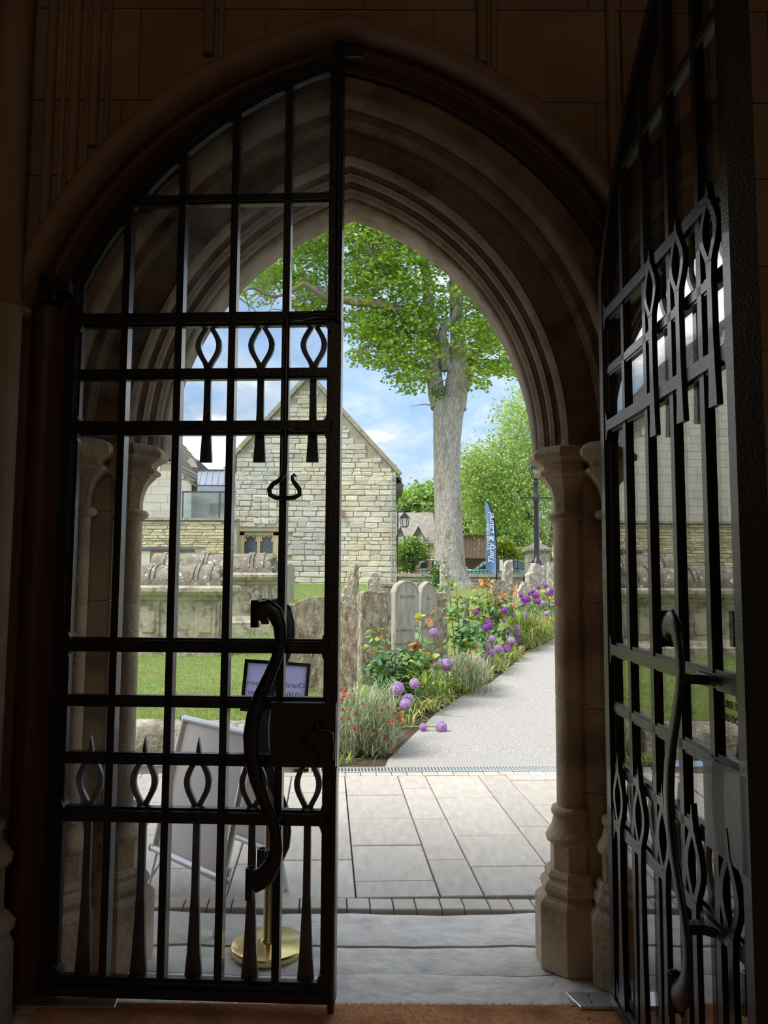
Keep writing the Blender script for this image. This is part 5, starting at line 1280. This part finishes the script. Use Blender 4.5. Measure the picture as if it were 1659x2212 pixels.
tree('ash', 'rounded bright green tree between the hall and the sycamore trunk', 75.0, [[(915, 1258, 18), (915, 1190, 16), (914, 1150, 12), (915, 1090, 6)]],
     [(905, 1110, 46, 26, 1), (925, 1080, 26, 24, .9), (895, 1095, 22, 16, .9), (940, 1120, 20, 30, 1), (880, 1130, 22, 14, 1)], 620, 26, .75, .42, OVAL, m_bushleaf, 3)
tree('far_tree', 'hazy pale green tree just past the hall eaves', 110.0, [[(876, 1254, 12), (876, 1160, 10), (876, 1120, 8), (877, 1080, 4)]], [(874, 1100, 20, 28, 1), (888, 1090, 14, 14, 1), (868, 1130, 10, 20, 1)], 260, 24, 1.0, .6, OVAL, m_birchleaf, 3)
tree('yew', 'dark dense green tree behind the timber shed', 55.0, [[(1020, 1261, 26), (1020, 1230, 24), (1022, 1180, 16), (1024, 1120, 8)]],
     [(1015, 1100, 26, 50, 1), (1030, 1140, 30, 24, 1), (1060, 1150, 26, 20, 1), (1010, 1060, 16, 30, 1)], 620, 24, .6, .30, OVAL, m_darkleaf, 2.5)
tree('beech', 'mid green bushy tree behind the blue banner', 52.0, [[(1075, 1262, 22), (1075, 1235, 20), (1076, 1190, 14), (1078, 1140, 8)]],
     [(1070, 1140, 34, 30, 1), (1090, 1170, 30, 26, 1), (1075, 1190, 30, 20, 1), (1110, 1150, 24, 30, .8), (1060, 1110, 30, 20, .8)], 700, 22, .5, .26, OVAL, m_bushleaf, 2.5)
for i, (nm, lab, Y, bl, n, sz2, m_, cr) in enumerate((
    ('bush', 'round yellow-green bush in front of the cottage', 46.0, [(890, 1190, 18, 14, 1), (880, 1205, 16, 18, 1), (900, 1212, 16, 16, 1), (888, 1178, 12, 8, 1)], 330, .20, m_bushleaf, .22),
    ('bush', 'pale yellow-green bush right of the blue banner', 42.0, [(1085, 1185, 12, 14, 1), (1095, 1200, 16, 10, 1)], 200, .20, m_roseyoung, .2),
    ('hedge', 'clipped green hedge behind the railings by the gate pier', 47.0, [(1130, 1200, 34, 9, 1), (1100, 1205, 20, 8, 1)], 260, .18, m_bushleaf, .2))):
    r = thing(nm, (at(bl[0][0], 1230, Y).x, Y, 1.0), lab, 'bush')
    leaf_mesh('foliage', blob_points(bl, Y, .8, n, 24, cr, .9), sz2, OVAL, m_, r)
    mb = MB(); rs = random.Random(i)
    for k in range(7): 
        p = at(bl[0][0] + rs.uniform(-8, 8), 1264, Y); q = at(bl[0][0] + rs.uniform(-14, 14), bl[0][1], Y); mb.tube([p, (p+q)/2 + Vector((.1, 0, 0)), q], [.03, .025, .01], 5)
    mb.build('stems', m_branch, r, kind='stuff')
tl = MB()
r = thing('far_treeline', (0, 150, 1.0), 'distant hazy line of trees closing the view', 'trees'); r['kind'] = 'stuff'
q = []
for k in range(700):
    x = np.random.uniform(-90, 90); q.append(np.array([x, 150 + np.random.uniform(-4, 4), 1 + np.random.rand()*(5.5 + 2*math.sin(x*.2))]) + np.random.normal(size=(14, 3))*1.1)
leaf_mesh('foliage', np.concatenate(q), 1.2, OVAL, m_bushleaf, r)

# ------------------------------------------------------------------ planting along the path
YT = np.linspace(6.4, 24, 900)
PXT = np.array([829.5 + F_PX*(xe(y) - .36)/y for y in YT])
def bed_y(px, off=.36):
    t = np.array([829.5 + F_PX*(xe(y) - off)/y for y in YT]); return float(YT[int(np.argmin(np.abs(t - px)))])
def flower_ball(r, pet, nfl, seed):
    rs = np.random.RandomState(seed); mb = MB()
    for k in range(nfl):
        z = 1 - 2*(k+.5)/nfl; a = k*2.39996; d = Vector((math.sqrt(1-z*z)*math.cos(a), math.sqrt(1-z*z)*math.sin(a), z))
        u = d.orthogonal().normalized(); w = d.cross(u); a0 = rs.rand()*6
        rr = r*(.94 + .12*rs.rand()); c = d*rr
        pts = []
        for i in range(10):
            aa = a0 + 2*PI*i/10; q = pet*(1 if i % 2 == 0 else .38); pts.append(c + (u*math.cos(aa) + w*math.sin(aa))*q + d*(pet*.15 if i % 2 == 0 else -pet*.1))
        mb.add(pts, [tuple(range(10))])
        mb.add([d*r*.15 + u*.0009, d*r*.15 - u*.0009, c - u*.0006, c + u*.0006], [(0, 1, 2, 3)])
    mb.sphere((0, 0, 0), r*.70, 8)
    return mb
A1 = flower_ball(.05, .0165, 110, 1).build('allium_head', m_allium); A2 = flower_ball(.05, .0175, 110, 2).build('allium_head', m_allium2)
ALL = [(859, 1487, 28, 1), (882, 1513, 27, 1), (876, 1522, 24, 1), (895, 1477, 22, 1), (953, 1570, 24, 1), (914, 1570, 16, 1), (938, 1367, 20, 1), (944, 1434, 26, 1), (964, 1436, 26, 1), (983, 1432, 18, 1), (989, 1447, 16, 1), (989, 1488, 14, 1),
       (1028, 1322, 13, 2), (1049, 1356, 15, 2), (1056, 1345, 15, 2), (1058, 1352, 14, 2), (1091, 1318, 14, 2), (1097, 1363, 16, 2), (1117, 1372, 18, 1), (1116, 1356, 14, 1), (1063, 1380, 15, 1), (1052, 1397, 18, 1), (1076, 1402, 18, 1), (1096, 1402, 17, 2), (1088, 1408, 16, 1), (1054, 1419, 18, 1), (1062, 1410, 16, 1), (1070, 1426, 16, 1), (1080, 1443, 14, 1), (1082, 1456, 14, 1), (1105, 1384, 16, 1), (1112, 1390, 15, 1), (1122, 1384, 15, 1), (1137, 1392, 10, 1),
       (1108, 1327, 11, 1), (1136, 1329, 14, 1), (1138, 1294, 15, 2), (1131, 1293, 13, 2), (1128, 1305, 12, 2), (1157, 1286, 13, 2), (1162, 1299, 13, 2), (1172, 1303, 12, 1), (1179, 1266, 9, 2), (1163, 1269, 9, 2), (1190, 1282, 10, 2), (1181, 1283, 9, 2), (1191, 1276, 9, 2), (1190, 1306, 13, 2), (1151, 1278, 9, 2), (1125, 1286, 8, 2), (1181, 1325, 11, 1), (1144, 1282, 8, 2), (1030, 1426, 16, 1), (1040, 1430, 12, 1), (1142, 1344, 12, 1)]
ORD = ['nearest', 'second', 'third', 'fourth', 'fifth', 'sixth', 'seventh', 'eighth', 'ninth', 'tenth', 'eleventh', 'twelfth', 'thirteenth', 'fourteenth', 'fifteenth', 'sixteenth', 'seventeenth', 'eighteenth', 'nineteenth', 'twentieth',
       'twenty-first', 'twenty-second', 'twenty-third', 'twenty-fourth', 'twenty-fifth', 'twenty-sixth', 'twenty-seventh', 'twenty-eighth', 'twenty-ninth', 'thirtieth', 'thirty-first', 'thirty-second', 'thirty-third', 'thirty-fourth', 'thirty-fifth', 'thirty-sixth', 'thirty-seventh', 'thirty-eighth', 'thirty-ninth', 'fortieth']
pos = []
for i, (px, py, d, k) in enumerate(ALL):
    Y = bed_y(px, .10 + .22*((i*37) % 10)/10) ; Y = min(max(Y, 6.5), 22)
    if (px, py) in ((953, 1570), (914, 1570)): Y = 7.55
    pos.append((Y, px, py, d, k))
cnt = {1: 0, 2: 0}; used = set()
for i, (Y, px, py, d, k) in enumerate(sorted(pos)):
    p = at(px, py, Y); g = gz(p.x, Y); rad = d/2/F_PX*Y*1.0
    lab = '%s %s allium globe along the path, counted from the drain' % (ORD[min(cnt[k], 39)], 'pale lilac' if k == 1 else 'deep purple'); cnt[k] += 1
    r = thing('allium', (p.x + .02, Y + .05, g), lab, 'flower', 'alliums along the path')
    src = A1 if k == 1 else A2
    if k not in used: o = src; o.parent = r; used.add(k)
    else: o = src.copy(); COL.objects.link(o); o.parent = r
    o.location = p - r.location; s = rad/.05; o.scale = (s, s, s); o.rotation_euler = (random.random()*6, random.random()*6, 0)
    if (px, py) in ((953, 1570), (914, 1570)):              # flopped heads: the stem lies over from the bed
        r.location = (xe(7.7) - .25, 7.75, gz(xe(7.7) - .25, 7.75)); o.location = p - r.location
    mb = MB(); c = p - r.location
    mb.tube([(0, 0, -.03), (c.x*.3 + .01, c.y*.4, c.z*.5), (c.x, c.y, c.z)], [.006, .0055, .005], 6); mb.build('stem', m_stem, r, local=True)

# roses: canes with five-leaflet sprays; the leaves of the nearest bushes are separate
LV = {}
for nm, m_ in (('g', m_rose), ('y', m_roseyoung), ('r', m_rosered)):
    me = bpy.data.meshes.new('leaf'); vs = [(x, y, -.25*y*y - .35*abs(x)) for x, y in OVAL] + [(0, y, -.25*y*y + .03) for y in (.28, .55, .8)]
    fs = [(0, 1, 8), (1, 2, 9, 8), (2, 3, 10, 9), (3, 4, 10), (4, 5, 10), (5, 6, 9, 10), (6, 7, 8, 9), (7, 0, 8)]
    me.from_pydata(vs, [], fs); me.materials.append(m_); LV[nm] = me
def rose_bush(blobs, label, nleaf, size, canes, Yoff=.45, redtop=0.0, seed=3, limit=290):
    rs = random.Random(seed); cx = sum(b[0] for b in blobs)/len(blobs); Y = bed_y(cx, Yoff); base = at(cx, 1400, Y); g = gz(base.x, Y)
    r = thing('rose_bush', (base.x, Y, g), label, 'rose bush', 'rose bushes in the flower bed')
    top = min(b[1] - b[3] for b in blobs); bot = max(b[1] + b[3] for b in blobs); tot = sum(b[2]*b[3]*b[4] for b in blobs)
    for px, py in canes:
        tip = at(px, py, Y + rs.uniform(-.1, .1)) - r.location
        MB().tube([(rs.uniform(-.06, .06), rs.uniform(-.05, .05), -.03), (tip.x*.45 + rs.uniform(-.03, .03), tip.y*.5, tip.z*.5), tip], [.009, .007, .003], 6).build('cane', m_rosestem, r, local=True)
    made = 0; extra = {'g': [], 'y': [], 'r': []}
    pts = []
    for b in blobs:
        for _ in range(max(1, int(nleaf/4*b[2]*b[3]*b[4]/tot))):
            a = rs.random()*2*PI; q = math.sqrt(rs.random()); pts.append((b[0] + b[2]*q*math.cos(a), b[1] + b[3]*q*math.sin(a)))
    for px, py in pts:
        f = (py - top)/(bot - top); c = at(px, py, Y + rs.uniform(-.22, .2)) - r.location
        k = 'r' if rs.random() < redtop*(1 - f*1.6) else ('y' if rs.random() < .16 + .2*(1-f) else 'g')
        ax = rs.random()*2*PI
        for j in range(4):
            a = ax + j*1.2 - 1.8; L = size*rs.uniform(.7, 1.25)*(.7 if k == 'r' else 1)
            o = Vector((math.cos(a), math.sin(a), rs.uniform(-.3, .3)))*size*.55
            rot = (rs.uniform(-.9, .5), rs.uniform(-.6, .6), a - PI/2)
            if made < limit: inst(LV[k], 'leaf', r, c + o, rot, (L, L, L)); made += 1
            else: extra[k].append((wmat(r) @ (c + o)))
    for k, m_ in (('g', m_rose), ('y', m_roseyoung), ('r', m_rosered)):
        if extra[k]: leaf_mesh('leaves', [tuple(p) for p in extra[k]], size, OVAL, m_, r)
    return r
rose_bush([(835, 1445, 34, 40, 1), (815, 1380, 14, 40, .7), (880, 1440, 40, 36, 1), (915, 1410, 30, 40, 1), (860, 1480, 50, 30, .9), (925, 1350, 14, 30, .5), (800, 1440, 14, 20, .7), (905, 1500, 26, 30, .8)], 'nearest rose bush, glossy green leaves in front of the brown headstones', 760, .095,
          [(815, 1318), (880, 1390), (918, 1330), (850, 1370), (800, 1420), (940, 1400), (900, 1380)], .5, .35, 3)
rose_bush([(970, 1270, 14, 30, .8), (985, 1310, 22, 30, 1), (1000, 1350, 28, 30, 1), (990, 1395, 30, 30, 1), (1020, 1370, 20, 34, 1)], 'tall thin rose bush with a red-tipped leading shoot', 480, .09, [(966, 1240), (985, 1260), (1005, 1320), (1020, 1350)], .6, .35, 4)
rose_bush([(1055, 1290, 30, 24, 1), (1050, 1330, 36, 26, 1.1), (1060, 1365, 44, 26, 1), (1085, 1310, 26, 30, 1), (1048, 1262, 10, 16, .7), (1030, 1300, 16, 24, .8), (1098, 1280, 10, 20, .6)], 'dense rose bush with red-brown young shoots behind the purple alliums', 800, .09, [(1048, 1246), (1030, 1275), (1075, 1268), (1095, 1275), (1060, 1300)], .55, .95, 5)
rose_bush([(1150, 1300, 34, 22, 1), (1175, 1290, 22, 26, 1), (1140, 1330, 40, 18, 1), (1180, 1325, 20, 20, 1)], 'farthest rose bush with reddish leaves, beside the stone column', 560, .095, [(1175, 1255), (1150, 1275), (1190, 1280)], .6, 1.0, 6)
yr = at(1186, 1293, 16.0); t_ = thing('yellow_rose', (yr.x, 16.0, gz(yr.x, 16)), 'single yellow rose bloom at the far end of the bed', 'flower')
mb = MB()
for k in range(12):
    a = k*2.4; q = .012 + .003*k; mb.sphere((q*math.cos(a), q*math.sin(a), .01*math.sin(k)), .03, 6, (1, 1, .7))
b_ = mb.build('bloom', m_yellow, t_, local=True); b_.location = (0, 0, yr.z - gz(yr.x, 16)); MB().tube([(0, 0, -.02), (.02, 0, .4), (0, 0, yr.z - gz(yr.x, 16))], .005, 5).build('stem', m_rosestem, t_, local=True)

# silver-leaved clumps with small red flowers
RF = MB()
for k in range(5):
    a = 2*PI*k/5; RF.add([(0, 0, 0), (.6*math.cos(a-.5), .6*math.sin(a-.5), .25), (math.cos(a), math.sin(a), .15), (.6*math.cos(a+.5), .6*math.sin(a+.5), .25)], [(0, 1, 2, 3)])
RF.sphere((0, 0, .1), .28, 6)
me_red = None
def tuft(P, L, w, mat, parent, name, spread=.5, arch=.3, kind='stuff'):
    n = len(P); a = np.random.rand(n)*2*PI; tilt = np.abs(np.random.normal(0, spread, n))
    d = np.c_[np.sin(tilt)*np.cos(a), np.sin(tilt)*np.sin(a), np.cos(tilt)]; side = np.c_[-np.sin(a), np.cos(a), np.zeros(n)]*w/2
    L = L*np.random.uniform(.6, 1.25, n)[:, None]; out = np.c_[np.cos(a), np.sin(a), np.full(n, -.6)]
    s0 = P; s1 = P + d*L*.5 + out*arch*L*.10; s2 = P + d*L*.85 + out*arch*L*.42; s3 = P + d*L*1.02 + out*arch*L*.85
    V = np.stack([s0 - side*.7, s0 + side*.7, s1 + side, s1 - side, s2 + side*.8, s2 - side*.8, s3], 1).reshape(-1, 3)
    b = np.arange(n)[:, None]*7; F = np.concatenate([b + [[0, 1, 2, 3]], b + [[3, 2, 4, 5]], b + [[5, 4, 6, 6]]])
    Ft = np.concatenate([F[:, [0, 1, 2]], F[:2*n, [0, 2, 3]]]); return np_mesh(name, V, Ft, mat, parent, kind)
def red_clump(blobs, flowers, label, n, Yc, L):
    global me_red
    cx = sum(b[0] for b in blobs)/len(blobs); base = at(cx, 1600, Yc); g = gz(base.x, Yc)
    r = thing('red_flowered_clump', (base.x, Yc, g), label, 'plant', 'red flowered clumps in the bed')
    P = []
    for (px, py, rx, ry) in blobs:
        for _ in range(n):
            a = random.random()*6.283; q = math.sqrt(random.random()); Y = Yc + random.uniform(-.32, .35); p = at(px + rx*q*math.cos(a), py + ry*q*math.sin(a), Y); p.z = max(p.z, g + .0) ; P.append(tuple(p))
    P = np.array(P); tuft(P, L, .008, m_silver, r, 'silver_leaves', .6, .3)
    for nm, (px, py) in zip(range(99), flowers):
        Y = Yc - .30 + random.uniform(-.05, .15); p = at(px, py, Y) - r.location; s = random.uniform(.016, .027)
        if me_red is None: o = RF.build('flower', m_red, r, local=True); me_red = o.data
        else: o = inst(me_red, 'flower', r, (0, 0, 0))
        o.location = p; o.scale = (s, s, s); o.rotation_euler = (random.uniform(.3, 1.4), random.uniform(-.5, .5), random.uniform(-.6, .6))
    mb = MB()
    for k in range(60):
        b = random.choice(blobs); p = at(b[0] + random.uniform(-1, 1)*b[2], b[1] - b[3]*random.random(), Yc + random.uniform(-.2, .2)); mb.tube([(p.x + random.uniform(-.06, .06), p.y, g - .02), (p + Vector((0, 0, g)))/2 + Vector((p.x/2, p.y/2, 0)) if False else (p.x, p.y, (p.z+g)/2), p], [.003, .003, .002], 4, False)
    mb.build('stems', m_stem, r, kind='stuff')
    return r
z1 = lambda a, b: (600 + a*.3737, 1180 + b*.3737)
FL = [z1(*p) for p in ((285, 822), (378, 948), (372, 890), (395, 838), (430, 835), (405, 862), (490, 912), (415, 998), (452, 968), (425, 1040), (483, 1042), (370, 1000), (487, 1075), (490, 1103), (590, 1072), (575, 1068), (615, 1120), (643, 1150), (660, 1155), (678, 1180), (588, 1160), (600, 1128), (430, 1120), (413, 1197), (380, 1250), (383, 1280), (500, 1250), (483, 1275), (460, 1175), (575, 972), (602, 948), (677, 970), (705, 945), (712, 988), (710, 1010), (680, 1038), (665, 1058), (380, 870), (425, 880), (365, 830), (655, 1010), (535, 1010), (520, 1140), (560, 1040), (640, 930), (450, 1060), (440, 1150), (540, 1195), (625, 1085))]
red_clump([(760, 1560, 40, 60), (800, 1600, 46, 46), (780, 1632, 62, 22), (690, 1600, 60, 50), (820, 1540, 34, 40), (838, 1600, 20, 30)], FL, 'nearest silvery clump full of small red flowers, by the gate stile', 640, 6.75, .13)
FL2 = [z1(*p) for p in ((945, 612), (1110, 615), (1075, 665), (1085, 675), (1110, 690), (1155, 575), (1155, 655), (1180, 708), (1183, 738), (1105, 700), (1075, 735), (905, 345), (908, 365))]
red_clump([(1020, 1470, 34, 22), (1030, 1450, 30, 20), (1000, 1440, 24, 16)], FL2, 'silvery clump with a few dark red flowers in the middle of the bed', 340, 9.6, .15)
def strap_clump(blobs, label, n, Yoff, L, mats, group='strap-leaved clumps edging the path'):
    cx = sum(b[0] for b in blobs)/len(blobs); Y0_ = bed_y(cx, Yoff); base = at(cx, 1400, Y0_)
    r = thing('strap_leaf_clump', (base.x, Y0_, gz(base.x, Y0_)), label, 'plant', group)
    for mat, share, nm in mats:
        P = []
        for (px, py, rx, ry) in blobs:
            Yb = bed_y(px, Yoff)
            for _ in range(int(n*share)):
                Y = Yb + random.uniform(-.35, .35); p = at(px + random.uniform(-1, 1)*rx, py + random.uniform(-1, 1)*ry, Y); p.z = max(gz(p.x, Y), p.z); P.append(tuple(p))
        tuft(np.array(P), L, .016, mat, r, nm, .65, .8)
    return r
green = ((m_strap, 1.0, 'green_blades'),); mixed = ((m_strap, .65, 'green_blades'), (m_straw, .4, 'yellowing_blades'))
strap_clump([(905, 1480, 26, 20), (945, 1490, 30, 16), (975, 1490, 24, 12)], 'bright green strap-leaved clump below the nearest rose bush', 110, .3, .24, green)
strap_clump([(890, 1545, 26, 8), (880, 1575, 14, 6), (915, 1535, 24, 8)], 'flopped green and yellow strap leaves at the bed edge by the fallen globe', 26, .2, .22, mixed)
strap_clump([(1075, 1430, 24, 14), (1100, 1415, 24, 14), (1055, 1445, 20, 10)], 'yellowing strap leaves under the pale lilac globes', 120, .25, .22, mixed)
strap_clump([(1130, 1390, 24, 18), (1160, 1375, 26, 20), (1185, 1355, 16, 22), (1150, 1360, 26, 14)], 'light green and straw strap leaves along the far path edge', 170, .2, .28, mixed)
strap_clump([(960, 1520, 24, 6), (1000, 1490, 26, 7), (1040, 1465, 26, 7), (930, 1530, 20, 6)], 'low green leaves spilling onto the path edge in the middle of the bed', 60, .1, .18, mixed)
strap_clump([(1075, 1448, 22, 7), (1110, 1425, 22, 8), (1145, 1400, 22, 8), (1178, 1380, 20, 10)], 'straw-coloured leaf edges spilling onto the far path edge', 80, .08, .2, mixed)
strap_clump([(1130, 1345, 20, 12), (1110, 1350, 16, 12)], 'fresh green feathery clump between the far roses and the globes', 120, .4, .22, green)
strap_clump([(1000, 1465, 40, 16), (960, 1455, 30, 14), (1040, 1440, 24, 12)], 'grey-green leaves filling the middle of the bed', 90, .45, .20, ((m_silver, 1.0, 'grey_green_blades'),))
strap_clump([(860, 1520, 26, 24), (840, 1500, 24, 22), (890, 1510, 20, 20)], 'dark green low leaves under the nearest rose bush', 90, .5, .16, ((m_rose, 1.0, 'dark_green_blades'),))
strap_clump([(1090, 1345, 50, 26), (1040, 1400, 40, 24), (1150, 1320, 40, 24)], 'mixed low foliage beneath the farther roses', 90, .6, .18, ((m_bushleaf, .7, 'mid_green_blades'), (m_rose, .5, 'dark_green_blades')))
# tufts along the kerb foot and around the tombs
for px, Y, lab in ((340, 6.35, 'small grass tuft at the foot of the kerb, seen between the gate bars'), (680, 6.3, 'leafy tuft at the kerb end under the lock case')):
    b = at(px, 1655, Y); r = thing('grass_tuft', (b.x, Y, 0), lab, 'grass')
    tuft(np.c_[b.x + np.random.normal(0, .16, 160), Y + np.random.normal(0, .04, 160), np.zeros(160)], .10, .006, m_strap, r, 'tuft_blades', .6, .5)
r = thing('long_grass', (-2.2, 14.5, .5), 'longer rough grass round the far tomb and headstones', 'grass'); r['kind'] = 'stuff'
P = []
for x, y, s in ((-3.9, 11.9, .9), (-2.3, 14.4, .9), (-2.1, 19, .4), (-.4, 17, .5), (.5, 16, .8), (2.2, 24.6, .8)):
    for _ in range(220): a, b = x + random.gauss(0, s), y + random.gauss(0, .15); P.append((a, b, gz(a, b) - .01))
tuft(np.array(P), .10, .008, m_blade, r, 'grass_blades', .5, .3)

# ------------------------------------------------------------------ signs in the porch
# folding pavement board, seen from its blank side
bd = thing('folding_sign_board', (-.78, 3.75, 0), 'silver-framed folding pavement board with a blank pale sheet', 'sign')
Rf, Lf = floor_at(464, 2026), floor_at(306, 1937)
Rr, Lr = floor_at(618, 1926), None
dv = (Lf - Rf).normalized(); Lr = Rr + (Lf - Rf)
Rt = (Rf + Rr)/2 - dv*.0; Lt = (Lf + Lr)/2
ht = at(398, 1546, Lt.y).z
Rt.z = Lt.z = ht
def panel(Ra, La, nm, dz0):
    up = (Rt - Ra).normalized(); lv = (La - Ra); L = lv.length; lv.normalize(); H = (Rt - Ra).length; nrm = lv.cross(up).normalized()
    if nrm.y > 0: nrm = -nrm
    P = lambda u, v, w=0: tuple(Ra + lv*u + up*v + nrm*w)
    def bar(u0, v0, u1, v1, r): return MB().tube([P(u0, v0, .008), P(u1, v1, .008)], r, 10, True, True)
    fr = bar(.015, 0, .015, H, .0001)
    fr = MB()
    for a in ((.018, dz0, .018, H - .01), (L - .018, dz0, L - .018, H - .01), (.0, H - .012, L, H - .012), (.0, dz0, L, dz0)):
        fr.tube([P(a[0], a[1], .006), P(a[2], a[3], .006)], .017, 10)
    f = fr.build(nm + '_snap_frame', m_alu, bd)
    MB().add([P(.02, dz0, .003), P(L - .02, dz0, .003), P(L - .02, H - .02, .003), P(.02, H - .02, .003), P(.02, dz0, -.003), P(L - .02, dz0, -.003), P(L - .02, H - .02, -.003), P(.02, H - .02, -.003)], [(0, 1, 2, 3), (4, 7, 6, 5), (0, 4, 5, 1), (2, 6, 7, 3), (0, 3, 7, 4), (1, 5, 6, 2)]).build('blank_sheet', m_poster, f)
    for u in (.012, L - .012):
        a, b, c, d = [Vector(P(u + du, v, w)) for du, v, w in ((-.012, 0, -.004), (.012, 0, -.004), (.012, dz0 + .05, -.004), (-.012, dz0 + .05, -.004))]
        off = nrm*-.014
        MB().add([a, b, c, d, a + off, b + off, c + off, d + off], [(0, 1, 2, 3), (4, 7, 6, 5), (0, 4, 5, 1), (1, 5, 6, 2), (2, 6, 7, 3), (3, 7, 4, 0)]).build('leg', m_alu, bd)
    for u in (.0, L):
        for v in (dz0, H - .012): MB().sphere(P(u, v, .006), .020, 8).build('corner_cap', m_screw, bd)
panel(Rf, Lf, 'front', .215); panel(Rr, Lr, 'rear', .215)
# brass stand with a framed notice, seen from the back
sx = floor_at(580, 2046)
sg = thing('sign_stand', (sx.x, sx.y, -.01), 'polished brass post sign stand with a black framed notice seen from behind', 'sign')
MB().lathe([(.150, -.012), (.152, -.006), (.152, .012), (.148, .018), (.146, .019), (.02, .026)], sx.x, sx.y, 48).build('base', m_brass, sg)
MB().lathe([(.031, .018), (.031, .030), (.026, .036), (.0225, .04), (.0225, .93), (.024, .935), (.024, .99), (.012, 1.0)], sx.x, sx.y, 24).build('post', m_brass, sg)
MB().tube([(sx.x - .02, sx.y, .90), (sx.x - .05, sx.y, .905)], .004, 6).lathe([(.009, .895), (.012, .905), (.009, .915)], sx.x - .055, sx.y, 10).build('clamp_screw', m_screw, sg)
SYp = sx.y + .01
c0 = [at(527, 1422, SYp), at(668, 1432, SYp), at(664, 1549, SYp), at(523, 1533, SYp)]
cen = (c0[0] + c0[1] + c0[2] + c0[3])/4; wS = (c0[1] - c0[0]).length; hS = (c0[0] - c0[3]).length
fb = bpy.data.objects.new('notice_frame', bpy.data.meshes.new('notice_frame')); 
mb = MB(); w2, h2, t2 = wS/2, hS/2, .014
for a in ((-w2, w2, -h2, -h2 + t2), (-w2, w2, h2 - t2, h2), (-w2, -w2 + t2, -h2 + t2, h2 - t2), (w2 - t2, w2, -h2 + t2, h2 - t2)):
    mb.box(a[0], a[1], -.010, .010, a[2], a[3])
rotS = (math.radians(-4), math.radians(4.3), math.radians(6))
nf = mb.build('notice_frame', m_black, sg, local=True); nf.location = cen - sg.location; nf.rotation_euler = rotS
MB().box(-w2 + .010, w2 - .010, -.003, .003, -h2 + .010, h2 - .010).build('notice_sheet', m_signface, nf, local=True)
text('notice_lettering', 'Church Open Hours\n10.00am to 4.00pm', .0285, m_greytext, nf, (0, -.0038, .002), (PI/2, 0, 0), -1, space=1.35)
# scattered debris on the mat and threshold
rs = random.Random(8)
for k, (px, py, lab) in enumerate(((1232, 2172, 'tiny crumb of leaf litter on the mat by the right floor plate'), (1342, 2188, 'curled scrap of leaf on the mat beside the open gate'), (1265, 2201, 'small white fleck of litter on the mat'))):
    p = floor_at(px, py); r = thing('leaf_scrap', (p.x, p.y, .0), lab, 'litter')
    MB().strip([[(p.x + .012*i*.5, p.y + .008*j, .004 + .004*math.sin(i*1.3 + j)) for i in range(4)] for j in range(3)], True).build('scrap', m_straw, r)
